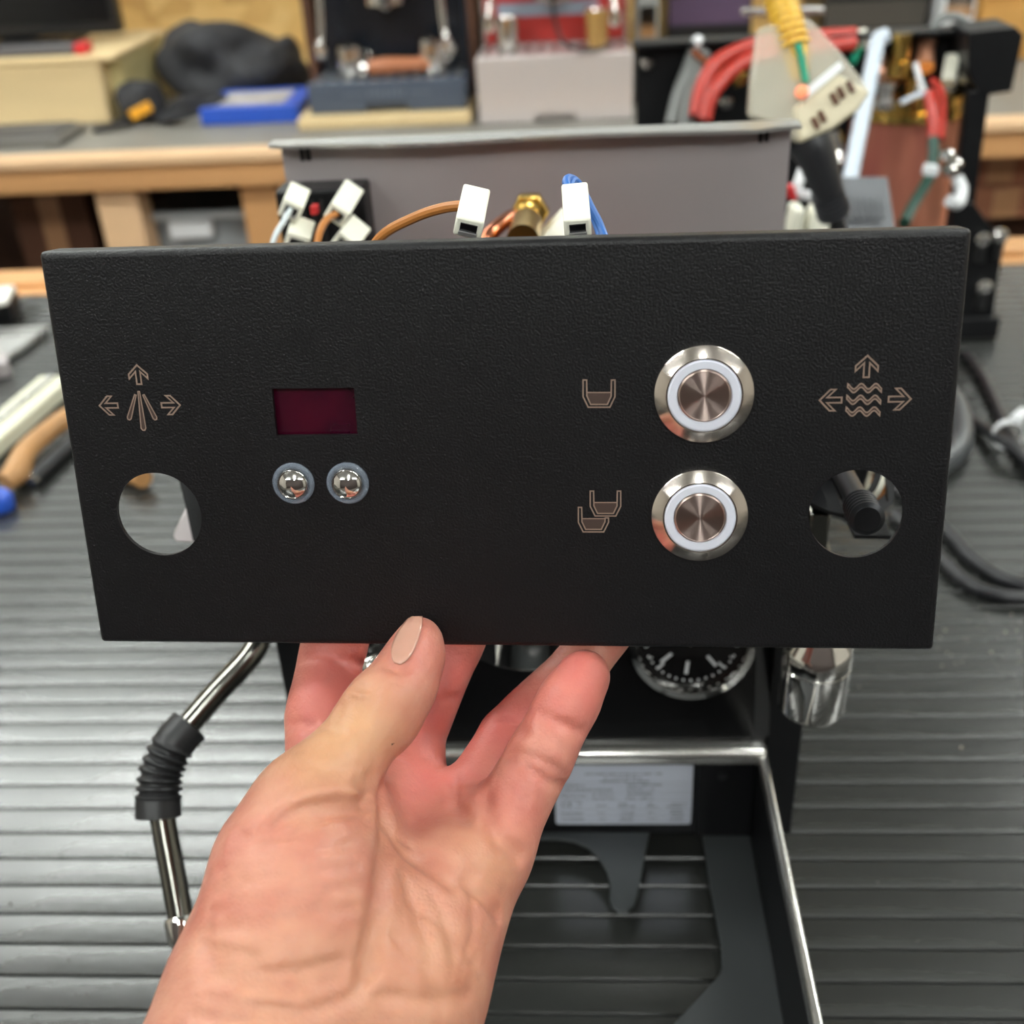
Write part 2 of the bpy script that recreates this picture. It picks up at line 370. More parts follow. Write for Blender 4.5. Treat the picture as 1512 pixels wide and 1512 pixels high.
# big ringed buttons
def ring_mesh(c, prof, n=64): return MB().lathe((c.x, c.y, 0), (0, 0, 1), prof, n)
for bx, by, r in (((967, 1112), (509, 652), 0.0113), ((962, 1104), (693, 826), 0.0113)):
    c = Vector(((uv(bx[0], 581 if by[0] < 600 else 760).x + uv(bx[1], 581 if by[0] < 600 else 760).x) / 2,
                (uv(1036, by[0]).y + uv(1036, by[1]).y) / 2, 0))
    top = by[0] < 600
    b = ring_mesh(c, [(r, 0.00005), (r, 0.0009), (r * 0.985, 0.0011), (r * 0.77, 0.0024), (r * 0.745, 0.0024), (r * 0.735, 0.0016), (r * 0.5, 0.0016)]).build('push_button', steel_turned, panel, local=True, ang=22)
    part(b, 'upper ringed steel push button beside the single cup mark' if top else 'lower ringed steel push button beside the double cup mark')
    ring_mesh(c, [(r * 0.735, 0.0012), (r * 0.735, 0.0023), (r * 0.70, 0.00255), (r * 0.56, 0.00255), (r * 0.54, 0.0022), (r * 0.54, 0.0012)]).build('light_ring', milky, b, local=True, ang=30)
    ring_mesh(c, [(r * 0.535, 0.0012), (r * 0.535, 0.0024), (r * 0.50, 0.0027), (r * 0.49, 0.0026), (0, 0.0025)]).build('button_cap', steel_cap, b, local=True, ang=12)
    MB().lathe((c.x, c.y, -TH), (0, 0, -1), [(r * 0.82, 0.0002), (r * 0.82, 0.022), (r * 0.6, 0.024)], 24).build('button_barrel', steel, b, local=True)
# two small domed buttons under the display
for bx, lab in (((401, 467), 'left small chrome domed button below the display'), ((481, 547), 'right small chrome domed button below the display')):
    c = (uv(bx[0], 713) + uv(bx[1], 713)) / 2; c.y = (uv(434, 680).y + uv(434, 746).y) / 2; r = 0.0052
    b = ring_mesh(c, [(r, 0.00005), (r, 0.0006), (r * 0.93, 0.0011), (r * 0.82, 0.0012), (r * 0.74, 0.0007), (r * 0.74, 0.00005)], 40).build('small_button', clear_ring, panel, local=True)
    part(b, lab)
    ring_mesh(c, [(r * 0.74, 0.0001), (r * 0.74, 0.0013), (r * 0.69, 0.0016), (r * 0.66, 0.0014), (r * 0.60, 0.0017), (r * 0.45, 0.0022), (r * 0.25, 0.0026), (0, 0.0028)], 40).build('chrome_dome', chrome, b, local=True, ang=60)
    MB().lathe((c.x, c.y, -TH), (0, 0, -1), [(r * 0.7, 0.0002), (r * 0.7, 0.012)], 16).build('button_body', blackpaint, b, local=True)

# etched marks
HZ = 0.00006
def strokes(mb, pts, wd, closed=False):
    pts = [Vector((p[0], p[1])) for p in pts]; n = len(pts); L = []; R = []
    for i in range(n):
        a = pts[i - 1] if (i or closed) else pts[i]; b = pts[(i + 1) % n] if (i < n - 1 or closed) else pts[i]
        d1 = (pts[i] - a).normalized() if (pts[i] - a).length > 1e-9 else (b - pts[i]).normalized()
        d2 = (b - pts[i]).normalized() if (b - pts[i]).length > 1e-9 else d1
        nn = Vector((-(d1 + d2).y, (d1 + d2).x)); nn = nn.normalized() if nn.length > 1e-6 else Vector((-d1.y, d1.x))
        k = wd / 2 / max(0.45, nn.dot(Vector((-d1.y, d1.x)))); L.append(pts[i] + nn * k); R.append(pts[i] - nn * k)
    vs = [(p.x, p.y, HZ) for p in L] + [(p.x, p.y, HZ) for p in R]
    mb.add(vs, [(i, (i + 1) % n, n + (i + 1) % n, n + i) for i in range(n if closed else n - 1)])
LW = 0.0004
def u2(px, py): q = uv(px, py); return (q.x, q.y)
def arrow(name, tip, d, ln, lab):
    d = Vector(d).normalized(); s = Vector((-d.y, d.x)); a, hw, th = ln * 0.52, ln * 0.5, ln * 0.125
    T = Vector(u2(*tip))
    pr = [(0, 0), (-hw * 0.95, hw), (-hw * 0.95 - ln * 0.24, hw), (-ln * 0.34 + 0, th), (-ln, th), (-ln, -th), (-ln * 0.34, -th), (-hw * 0.95 - ln * 0.24, -hw), (-hw * 0.95, -hw)]
    mb = MB(); strokes(mb, [T + d * x + s * y for x, y in pr], LW, True)
    return part(mb.build(name, etched, panel, local=True), lab)
for tp, d in (((202, 539), (0, 1)), ((147, 599), (-1, 0)), ((266, 598), (1, 0))): arrow('arrow_mark', tp, d, 0.0046, 'etched outlined arrow around the water jet mark')
for tp, d in (((1281, 525), (0, 1)), ((1210, 591), (-1, 0)), ((1345, 589), (1, 0))): arrow('arrow_mark', tp, d, 0.0049, 'etched outlined arrow around the steam wave mark')
def drop(a, b, w0, w1):
    A, B = Vector(u2(*a)), Vector(u2(*b)); d = (B - A).normalized(); s = Vector((-d.y, d.x))
    pts = [A + s * w0, A - s * w0 * 0, A - s * w0] + [B - s * w1] + [B + d * w1 * 0.8 - s * w1 * 0.5, B + d * w1 * 0.8 + s * w1 * 0.5] + [B + s * w1]
    pts = [A + s * w0, A - s * w0, B - s * w1, B + d * w1 * 0.9 - s * w1 * 0.45, B + d * w1 * 0.9 + s * w1 * 0.45, B + s * w1]
    mb = MB(); mb.add([(p.x, p.y, HZ * 0.6) for p in pts], [tuple(range(len(pts)))]); o = mb.build('water_jet_mark', etched_fill, panel, local=True)
    mb = MB(); strokes(mb, pts, LW * 0.75, True); mb.build('outline', etched, o, local=True); return o
drop((200, 583), (191, 617), 0.0002, 0.0005); drop((205, 578), (212, 632), 0.0002, 0.0006); drop((212, 583), (229, 617), 0.0002, 0.0005)
for row in range(3):
    A, B = u2(1251.5 - row * 1.2, 573 + row * 17.3), u2(1301.5 - row * 1.2, 573 + row * 17.3); mb = MB(); up = []; lo = []
    for i in range(41):
        a = i / 40; x = A[0] + (B[0] - A[0]) * a; y = A[1] + (B[1] - A[1]) * a + math.cos((a - 0.40) / 0.43 * 2 * math.pi) * 0.00062
        up.append((x, y + 0.00042)); lo.append((x, y - 0.00042))
    strokes(mb, up + lo[::-1], LW * 0.85, True); o = part(mb.build('steam_wave_mark', etched, panel, local=True), 'etched wavy steam line')
    MB().add([(p[0], p[1], HZ * 0.6) for p in up + lo], [(i, i + 1, 42 + i, 41 + i) for i in range(40)]).build('wave_fill', etched_fill, o, local=True)
def cup(name, x0, y0, wd, ht, lab, cut=False):                       # px of the top left, width, height
    def q(a, b): return u2(x0 + a * wd, y0 + b * ht)
    ot = [q(0, 0), q(0.0, 0.6), q(0.16, 0.98), q(0.84, 0.98), q(1.0, 0.6), q(1, 0.0 if not cut else 0.42)]
    inn = [q(0.11, 0), q(0.12, 0.58), q(0.24, 0.88), q(0.76, 0.88), q(0.88, 0.58), q(0.89, 0 if not cut else 0.42)]
    fl = [q(0.13, 0.46), q(0.13, 0.58), q(0.25, 0.86), q(0.75, 0.86), q(0.87, 0.58), q(0.87, 0.46)]
    mb = MB(); strokes(mb, ot + inn[::-1], LW * 0.8, True); o = part(mb.build(name, etched, panel, local=True), lab)
    MB().add([(p[0], p[1], HZ * 0.6) for p in fl], [tuple(range(6))]).build('coffee_fill', etched_fill, o, local=True)
    mb = MB(); strokes(mb, [q(0.13, 0.45), q(0.87, 0.45)], LW * 0.7); mb.build('fill_line', etched, o, local=True)
cup('cup_mark', 861, 561, 47, 41, 'etched single coffee cup mark')
cup('cup_mark', 871.5, 725, 45, 37.5, 'etched rear cup of the double cup mark')
cup('cup_mark', 854, 749, 44.5, 37, 'etched front cup of the double cup mark', True)

# ------------------------------------------------------------------ the opened espresso machine behind the panel
mc = thing('espresso_machine', 'opened black espresso machine without drip tray on the mat behind the held panel', 'espresso machine', (-0.019, 0.42, 0))
MX0, MX1 = -0.127, 0.0895
CXM = -0.019
# divider sheet with flared lip and slots
dv = MB()
dv.box((-0.1292, 0.4996, 0.03), (0.0908, 0.501, 0.287))
dv = dv.build('divider_sheet', steel_dull, mc)
lip = MB(); segs = 24
top = []
for i in range(segs + 1):
    a = i / segs; x = -0.1325 + a * 0.226
    e = min(a, 1 - a) * segs
    top.append((x, 0.4875 + (0.004 if e < 1 else 0) + 0.0006 * math.sin(a * 17), 0.2872 + 0.0005 * math.sin(a * 11 + 1)))
vv = []; 
for x, y, z in top: vv += [(x, y, z), (x, y, z + 0.0016), (x, 0.5012, 0.2888), (x, 0.5012, 0.2872)]
ff = [(i * 4 + k, i * 4 + (k + 1) % 4, (i + 1) * 4 + (k + 1) % 4, (i + 1) * 4 + k) for i in range(segs) for k in range(4)] + [(0, 3, 2, 1), tuple(segs * 4 + k for k in range(4))]
lip.add(vv, ff).build('folded_lip', steel, dv)
for px, py in ((446, 227), (455, 226), (1123, 199), (1132, 198)):
    q = ony(px, py, 0.4995); MB().box((q.x - 0.0008, 0.4985, q.z - 0.003), (q.x + 0.0008, 0.4996, q.z + 0.003)).build('slot', blackpaint, dv)
# side sheets, front posts
for sx, s in ((MX1, 1), (MX0, -1)):
    MB().box((sx, 0.365, 0.03), (sx - s * 0.0016, 0.4995, 0.238)).build('side_sheet', blackpaint, mc)
    MB().box((sx, 0.3625, 0.0105), (sx - s * 0.0145, 0.368, 0.165)).build('front_post', blackpaint, mc, 0.0006)
    MB().box((sx, 0.365, 0.0105), (sx - s * 0.003, 0.4995, 0.03)).build('foot_rail', blackpaint, mc, 0.0005)
    for y in (0.38, 0.485): MB().lathe((sx - s * 0.012, y, 0), (0, 0, 1), [(0.008, 0.0005), (0.009, 0.004), (0.009, 0.031)], 20).build('foot', rubber_grip, mc)
SP0, SP1 = Vector((0, 0.3565, 0.0712)), Vector((0, 0.386, 0.205))
SN = Vector((1, 0, 0)).cross((SP1 - SP0).normalized()); SN = SN if SN.y < 0 else -SN
spx0, spx1 = -0.1085, 0.0685
m = MB(); m.prism([(spx0, SP0.y, SP0.z), (spx1, SP0.y, SP0.z), (spx1, SP1.y, SP1.z), (spx0, SP1.y, SP1.z)], (0, 0.0012, 0))
m.build('splash_plate', blackgloss, mc)
for xa, xb in ((spx1, 0.0752), (spx0, -0.1132)):
    m = MB(); m.prism([(xa, SP0.y, SP0.z), (xb, SP0.y + 0.003, SP0.z), (xb, SP1.y + 0.003, SP1.z), (xa, SP1.y, SP1.z)], (0, 0.0012, 0))
    m.build('splash_edge', steel_dull if False else darksteel, mc)
MB().box((-0.1115, 0.3495, 0.0628), (0.0735, 0.358, 0.0712)).build('chrome_sill', mat('rail_steel', rgb(214, 212, 208), 0.22, 0.9), mc, 0.0028, seg=4)
# base: rails, inner walls, bottom plate with tongues, rear wall with label
for xr, s in ((0.0735, 1), (-0.1115, -1)):
    MB().box((xr, 0.13, 0.0605), (xr - s * 0.0034, 0.3555, 0.0685)).build('tray_rail', mat('rail_steel', rgb(214, 212, 208), 0.22, 0.9), mc, 0.0012, seg=3)
    MB().box((xr - s * 0.0004, 0.13, 0.0125), (xr - s * 0.0026, 0.362, 0.0603)).build('tray_wall', blackpaint, mc)
MB().box((-0.1115, 0.13, 0.0125), (0.0735, 0.1325, 0.055)).build('tray_wall', blackpaint, mc)
def mir(p): return Vector((2 * CXM - p.x, p.y, p.z))
BZ = 0.0125
strip = [onz(px, py, BZ) for px, py in ((1036, 1228), (1049, 1310), (1064, 1392), (1066.5, 1426), (1063, 1438), (1054, 1448), (992, 1514), (940, 1572))]
xr = 0.0712
rs = strip + [Vector((xr, strip[-1].y, BZ)), Vector((xr, strip[0].y, BZ))]
MB().prism(rs, (0, 0, -0.0016)).build('base_side_plate', greypaint, mc, 0.0004)
MB().prism([mir(p) for p in rs], (0, 0, -0.0016)).build('base_side_plate', greypaint, mc, 0.0004)
MB().box((-0.109, 0.134, BZ - 0.0016), (0.071, strip[-1].y, BZ)).build('base_front_plate', greypaint, mc, 0.0004)
arch = [onz(px, py, BZ) for px, py in ((959, 1228), (950, 1275), (942, 1318), (936, 1336), (926, 1345), (914, 1346), (904, 1339), (900, 1325), (901, 1306), (896, 1286), (884, 1266), (868, 1251), (848, 1242), (822, 1238))]
poly = arch + [mir(p) for p in arch[::-1]]
MB().prism([Vector((p.x, p.y, BZ)) for p in poly], (0, 0, -0.0016)).build('base_tongue', greypaint, mc, 0.0004)
MB().box((-0.109, 0.3626, 0.0105), (0.071, 0.3642, 0.0625)).build('tray_back_wall', blackpaint, mc)
for sgn in (1, -1):
    c0, c1 = 0.071, 0.047
    if sgn < 0: c0, c1 = 2 * CXM - c0, 2 * CXM - c1
    MB().box((c0, 0.3585, 0.0127), (c1, 0.3624, 0.0612)).build('corner_bracket', greypaint if False else blackpaint, mc, 0.0006)
    q = ony(1067, 1145, 0.3584); qx = q.x if sgn > 0 else 2 * CXM - q.x
    MB().lathe((qx, 0.3584, q.z), (0, -1, 0), [(0.0022, 0), (0.002, 0.0008), (0, 0.001)], 12).build('rivet', darksteel, mc)
# rating label
LY = 0.3624
la, lb = ony(821, 1217, LY), ony(1020, 1217, LY); lx0, lx1, lz0 = la.x, lb.x, la.z; lz1 = lz0 + 0.043
cr = 0.0015; pl = []
for cx, cz, a0 in ((lx1 - cr, lz1 - cr, 0), (lx0 + cr, lz1 - cr, 90), (lx0 + cr, lz0 + cr, 180), (lx1 - cr, lz0 + cr, 270)):
    for k in range(5): a = math.radians(a0 + 22.5 * k); pl.append((cx + cr * math.cos(a), LY, cz + cr * math.sin(a)))
lab = part(MB().prism(pl, (0, -0.0001, 0)).build('rating_label', silverlabel, mc), 'silver rating label with fine table print')
LWD = lx1 - lx0
def lpos(u, v):                                    # print position read off the photo's label: u 205..1200, v 140..590
    return Vector((lx0 + (u - 205) / 995 * LWD, LY - 0.00016, lz0 + (590 - v) / 995 * LWD * 1.16))
RX = Matrix.Rotation(math.pi / 2, 4, 'X')
for u, v, s, tx in ((345, 340, 0.0027, 'PROFITEC'), (565, 361, 0.0027, 'Serial No.'), (820, 360, 0.0026, '2021 10812'), (290, 417, 0.0042, 'CE')):
    text_part('printed_text', tx, s, Matrix.Translation(lpos(u, v)) @ RX, ink, lab)
rl = random.Random(9)
for u0, u1, v, hh in ((430, 980, 152, 13), (565, 850, 184, 12), (525, 890, 215, 15), (275, 425, 250, 14), (730, 985, 243, 15), (270, 625, 286, 13), (730, 930, 282, 15), (480, 630, 325, 14), (735, 915, 320, 17), (275, 395, 375, 10),
                      (360, 402, 402, 20), (362, 400, 435, 8), (490, 590, 425, 12), (668, 740, 410, 12), (668, 800, 432, 12), (880, 930, 408, 11), (872, 950, 432, 12), (1030, 1175, 408, 11), (1020, 1150, 432, 12), (245, 410, 493, 13), (510, 570, 490, 9),
                      (690, 785, 478, 9), (680, 785, 500, 11), (880, 950, 486, 10), (1045, 1140, 470, 10), (1045, 1140, 492, 11), (245, 420, 543, 14), (510, 575, 540, 10), (690, 785, 524, 9), (675, 780, 548, 12), (880, 945, 537, 10), (1050, 1140, 518, 10), (1045, 1140, 546, 12)):
    m = MB(); u = u0                                # unreadable fine print: rows of letter-sized strokes
    while u < u1:
        wl = min(rl.choice((7, 9, 11)), u1 - u)
        if rl.random() > 0.12:
            a, b = lpos(u, v + hh * rl.choice((0.5, 0.5, 0.3))), lpos(u + wl * 0.75, v - hh * rl.choice((0.5, 0.3)))
            m.box((a.x, LY - 0.00016, a.z), (b.x, LY - 0.00011, b.z))
        u += wl
    m.build('printed_text', ink, lab)
for v in (222, 256, 298, 328, 373, 458, 510, 562):
    a, b = lpos(240 if v > 300 else 205, v), lpos(1195, v); MB().box((a.x, LY - 0.00016, a.z), (b.x, LY - 0.00011, a.z + 0.00012)).build('printed_rule', ink, lab)
# pressure gauge
def spl(px, py):
    r = ray(px, py); k = (SP0 - CAM).dot(SN) / r.dot(SN); return CAM + r * k
gc = spl(1020, 938); gr = 0.0258
g = MB().lathe(gc, SN, [(gr, 0), (gr, 0.006), (gr * 0.97, 0.0075), (gr * 0.86, 0.0082), (gr * 0.84, 0.007), (gr * 0.84, 0.002)], 48).build('pressure_gauge', chrome, mc, ang=40)
MB().lathe(gc + SN * 0.0015, SN, [(gr * 0.84, 0), (gr * 0.84, 0.001)], 40).build('dial', blackgloss, g)
gs = Vector((1, 0, 0)); gu = SN.cross(gs); gu = gu if gu.z > 0 else -gu
GM = Matrix(((gs.x, gu.x, SN.x, 0), (gs.y, gu.y, SN.y, 0), (gs.z, gu.z, SN.z, 0), (0, 0, 0, 1)))
for k in range(17):
    a = math.radians(225 - 270 * k / 16 + (0)); r0, r1 = (0.60, 0.74) if k % 4 == 0 else (0.68, 0.74)
    d = gs * math.cos(a) + gu * math.sin(a)
    MB().bar(gc + SN * 0.0027 + d * gr * r0, gc + SN * 0.0027 + d * gr * r1, 0.0009 if k % 4 == 0 else 0.0005, 0.0002, SN).build('tick', gauge_ink, g)
for k in range(15):                                 # lower half: dots and bars seen under the panel edge
    a = math.radians(205 + 130 * k / 14); d = gs * math.cos(a) + gu * math.sin(a)
    MB().lathe(gc + SN * 0.0026 + d * gr * 0.73, SN, [(0.0005, 0), (0.0005, 0.0003)], 8).build('dial_dot', gauge_ink, g)
for a in (221, 263, 309):
    a = math.radians(a); d = gs * math.cos(a) + gu * math.sin(a)
    MB().bar(gc + SN * 0.0027 + d * gr * 0.40, gc + SN * 0.0027 + d * gr * 0.62, 0.0013, 0.0002, SN).build('dial_bar', gauge_ink, g)
MB().bar(gc + SN * 0.004 - gu * gr * 0.1, gc + SN * 0.004 + (gu * 0.8 - gs * 0.45) * gr * 0.62, 0.0012, 0.0004, SN).build('needle', gauge_ink, g)
# group head, chrome cap
gx = ony(790, 960, 0.345).x
gh = MB().lathe((gx, 0.345, 0.143), (0, 0, 1), [(0.022, 0.0), (0.030, 0.0), (0.0325, 0.003), (0.0325, 0.016), (0.030, 0.018), (0.030, 0.045), (0.024, 0.05)], 48).build('group_head', chrome, mc, ang=35)
MB().lathe((gx, 0.345, 0.1426), (0, 0, 1), [(0.0215, 0.004), (0.0215, 0.0)], 40).build('shower_screen', darksteel, gh)
for k in range(8):
    a = 2 * math.pi * k / 8 + 0.3; d = Vector((math.cos(a), math.sin(a), 0))
    MB().bar(Vector((gx, 0.345, 0.1525)) + d * 0.0322, Vector((gx, 0.345, 0.1525)) + d * 0.0332, 0.006, 0.012).build('group_slot', blackpaint, gh)
MB().tube([(gx, 0.36, 0.19), (gx, 0.40, 0.19)], 0.02, 24, 0).build('group_neck', chrome_dark, mc)
q = spl(560, 965); MB().lathe(q, SN, [(0.004, 0), (0.004, 0.004), (0.0062, 0.006), (0.0068, 0.010), (0.0058, 0.014), (0.003, 0.0165), (0, 0.017)], 24).build('chrome_cap', chrome, mc)
# steam wand
wp = [Vector((-0.098, 0.375, 0.185)), P(398, 905, 0.43), P(374, 962, 0.425), P(322, 1020, 0.42), P(272, 1078, 0.415), P(246, 1112, 0.413), P(236, 1158, 0.41), P(240, 1208, 0.408), P(254, 1285, 0.405), P(268, 1362, 0.402)]
sw = part(MB().tube(wp, 0.0045, 16, 6).build('steam_wand', chrome_dark, mc), 'bent chrome steam wand')
gp = catmull([P(281, 1070, 0.416), P(257, 1098, 0.413), P(239, 1138, 0.411), P(234, 1178, 0.409), P(234, 1208, 0.408)], 12); n = len(gp); rr = []
for i in range(n):
    a = i / (n - 1); r = 0.0076 + 0.0006 * a
    if 0.27 < a < 0.74: r += 0.0007 * math.sin((a - 0.27) / 0.47 * 2 * math.pi * 6.5) - 0.0002
    if i in (0, n - 1): r -= 0.0012
    rr.append(r)
gp2 = catmull(gp, 3); rr2 = [rr[min(i // 3, n - 1)] for i in range(len(gp2))]
gp3 = []; rr3 = []
L = 90
for i in range(L + 1):
    a = i / L; j = a * (len(gp2) - 1); k = min(int(j), len(gp2) - 2); gp3.append(gp2[k].lerp(gp2[k + 1], j - k)); r = 0.0075 + 0.0007 * a
    if 0.27 < a < 0.76: r += 0.00075 * math.copysign(abs(math.sin((a - 0.27) / 0.49 * math.pi * 13)) ** 0.5, math.sin((a - 0.27) / 0.49 * math.pi * 13)) - 0.0003
    if i in (0, L): r -= 0.0012
    rr3.append(r)
part(MB().tube(gp3, rr3, 20, 0).build('rubber_grip', rubber_grip, sw), 'black ribbed rubber grip')
ax = (P(272, 1385, 0.401) - P(264, 1340, 0.403)).normalized()
MB().lathe(P(265.5, 1352, 0.4025), ax, [(0.0046, 0), (0.0058, 0.001), (0.0058, 0.008), (0.0045, 0.011), (0.002, 0.0125), (0, 0.0126)], 24).build('nozzle_tip', chrome, sw)
# chrome outlet on the right
so = P(1197, 1047, 0.428); R0 = 0.0125
ot = part(MB().lathe(so, (0, 0, 1), [(0.0, 0), (0.0095, 0.0), (0.0112, 0.0007), (R0, 0.003), (R0, 0.0225), (R0 - 0.0004, 0.0229), (R0, 0.0233), (R0, 0.0300), (R0 - 0.0006, 0.031), (0.0050, 0.0425), (0.0045, 0.044)], 48).build('water_outlet', chrome, mc, ang=40), 'polished chrome water outlet hanging on the right')
MB().tube([so + Vector((0, 0, 0.042)), so + Vector((0, 0, 0.058)), so + Vector((-0.003, 0.012, 0.07)), Vector((0.078, 0.385, 0.18))], 0.0045, 14).build('outlet_pipe', chrome_dark, ot)
# valve spindle seen through the right hole
va, vb = P(1226, 664, 0.385), P(1281, 767, 0.318); vd = (vb - va); vl = vd.length
prf = [(0.0034, 0), (0.0034, vl - 0.0135)]
h = vl - 0.013
while h < vl - 0.0015:
    prf += [(0.0038, h), (0.0050, h + 0.0008), (0.0050, h + 0.0012), (0.0038, h + 0.0019)]; h += 0.0022
prf += [(0.0044, vl - 0.0008), (0.0036, vl), (0, vl)]
part(MB().lathe(va, vd, prf, 24).build('valve_spindle', blacksteel, mc, ang=28), 'dark threaded valve spindle seen through the right hole')
MB().lathe(va - vd.normalized() * 0.02, vd, [(0.010, 0), (0.010, 0.018), (0.0085, 0.022)], 6).build('valve_body', darksteel, mc)
q = P(1226, 690, 0.395)
MB().lathe(q, vd, [(0.0125, 0), (0.0148, 0.0), (0.0148, 0.002), (0.0125, 0.002)], 40, True).build('valve_ring', chrome, mc)
MB().lathe(q, vd, [(0.013, -0.004), (0.0122, 0.0005), (0.009, 0.001)], 32).build('valve_flange', blackpaint, mc)
MB().prism([P(1180, 670, 0.405), P(1318, 670, 0.405), P(1320, 742, 0.405), P(1290, 770, 0.405), P(1250, 772, 0.405), P(1225, 762, 0.405), P(1186, 742, 0.405)], (0, 0.002, 0)).build('valve_plate', blackpaint, mc)
pts = [P(1196, 742, 0.375), P(1226, 755, 0.37), P(1247, 759, 0.366), P(1262, 790, 0.362), P(1316, 791, 0.36)]
m = MB()
for a, b in zip(pts[:-1], pts[1:]): m.prism([a, b, b + Vector((0, 0.022, 0)), a + Vector((0, 0.022, 0))], (0, 0.0, -0.0014))
part(m.build('valve_bracket', blackpaint, mc), 'black folded valve bracket')
MB().box(P(1224, 755, 0.38) + Vector((-0.006, 0, -0.016)), P(1224, 755, 0.38) + Vector((0.001, 0.012, -0.001))).build('bracket_tab', chrome_dark, mc, 0.001)
for k in (0, 1): MB().tube([P(1312 + 5 * k, 660, 0.40), P(1306 + 6 * k, 705, 0.385), P(1288 + 5 * k, 735, 0.39), P(1250, 745, 0.42)], 0.0011, 8).build('inner_wire', brownwire if k else white_nylon, mc)
MB().prism([P(1310, 690, 0.38), P(1322, 690, 0.38), P(1320, 735, 0.38), P(1311, 742, 0.38)], (0, 0.004, 0)).build('switch_body', blackpaint, mc)
# left hole: bracket edge and bright tab
q = P(273, 780, 0.40); MB().prism([P(273, 752, 0.392), P(254, 792, 0.39), P(258, 801, 0.389), P(286, 803, 0.389), P(296, 780, 0.39)], (0, 0.004, 0)).build('bracket_tab', steel_dull, mc, 0.0008)
MB().prism([P(258, 690, 0.39), P(274, 753, 0.387), P(284, 800, 0.386), P(310, 800, 0.386), P(310, 690, 0.39)], (0, 0.02, 0)).build('front_bracket', blackpaint, mc, 0.0006)
# boiler block inside (behind the panel)
MB().lathe((CXM, 0.435, 0.10), (0, 0, 1), [(0.042, 0), (0.042, 0.085), (0.047, 0.086), (0.047, 0.097), (0.03, 0.1)], 40).build('boiler', boiler_mat, mc)
MB().box((MX0 + 0.002, 0.37, 0.094), (MX1 - 0.002, 0.4994, 0.0965)).build('deck_plate', steel_dull, mc)
MB().box((MX0 + 0.002, 0.386, 0.196), (MX1 - 0.03, 0.3875, 0.21)).build('cross_bar', blackpaint, mc)
# terminal block on the divider with spade plugs
b0, b1 = ony(430, 350, 0.4985), ony(545, 264, 0.4985)
tb = MB().box((b0.x, 0.482, b0.z - 0.01), (b1.x, 0.4993, b1.z)).build('terminal_block', blackpaint, mc, 0.001)
part(tb, 'black terminal block with white plugs')
for k in range(3): MB().box((b0.x + 0.011 + 0.004 * k, 0.4812, b0.z), (b0.x + 0.0125 + 0.004 * k, 0.482, b1.z - 0.004)).build('terminal_groove', rubber_dark, tb)
MB().box(P(461, 301, 0.462), P(468, 317, 0.459)).build('red_terminal', red_bit, tb)
def spade(parent, a, b, wd, ht, nm='spade_plug', mt_=None, openend=True, ref=None):
    a, b = Vector(a), Vector(b); up = (CAM - a).normalized(); d = (b - a).normalized(); s_, u_ = frame(d, up)
    o = MB().bar(a, b, wd, ht, up).build(nm, mt_ or white_nylon, parent, 0.0006)
    if openend:
        MB().bar(b + d * 0.00005 + u_ * ht * 0.05, b + d * 0.0004 + u_ * ht * 0.05, wd * 0.6, ht * 0.42, up).build('socket', darksteel, o)
        MB().bar(b + d * 0.0001 - u_ * ht * 0.22, b + d * 0.0009 - u_ * ht * 0.22, wd * 0.66, ht * 0.16, up).build('contact', steel, o)
    return o
sp = spade(tb, P(440, 285, 0.462), P(429, 312, 0.446), 0.0085, 0.0075)
MB().tube([P(431, 306, 0.447), P(420, 325, 0.44), P(405, 352, 0.435), P(395, 395, 0.435)], 0.0011, 8).build('wire', greywire, sp)
sp = spade(tb, P(519, 282, 0.462), P(497, 318, 0.446), 0.0085, 0.0075)
MB().tube([P(500, 314, 0.447), P(482, 325, 0.44), P(470, 350, 0.435), P(465, 400, 0.435)], 0.0014, 8).build('wire', brownwire, sp)
spade(tb, P(446, 333, 0.46), P(438, 360, 0.447), 0.0095, 0.0075)
spade(tb, P(528, 336, 0.46), P(508, 362, 0.447), 0.0095, 0.0075)
# copper pipe with brass nut, white bracket
cp = MB().tube([P(700, 380, 0.43), P(725, 345, 0.43), P(752, 322, 0.44), P(772, 316, 0.452), P(790, 315, 0.47)], 0.0030, 12).build('copper_pipe', copper, mc)
nd = (P(775, 345, 0.42) - P(783, 312, 0.452)).normalized()
nt_ = MB().lathe(P(783, 309, 0.452), nd, [(0.0072, 0), (0.0078, 0.0008), (0.0078, 0.0065), (0.0072, 0.0073)], 6).build('brass_nut', brass, cp, 0.0004)
MB().lathe(P(781, 318, 0.447), nd, [(0.006, 0.0), (0.0062, 0.0045), (0.0048, 0.005), (0.0046, 0.014), (0.006, 0.0145), (0.006, 0.04)], 24).build('brass_fitting', brass, cp)
MB().prism([P(798, 352, 0.44), P(831, 318, 0.44), P(838, 330, 0.44), P(838, 360, 0.44)], (0, 0.012, 0)).build('white_bracket', white_nylon, mc, 0.0006)

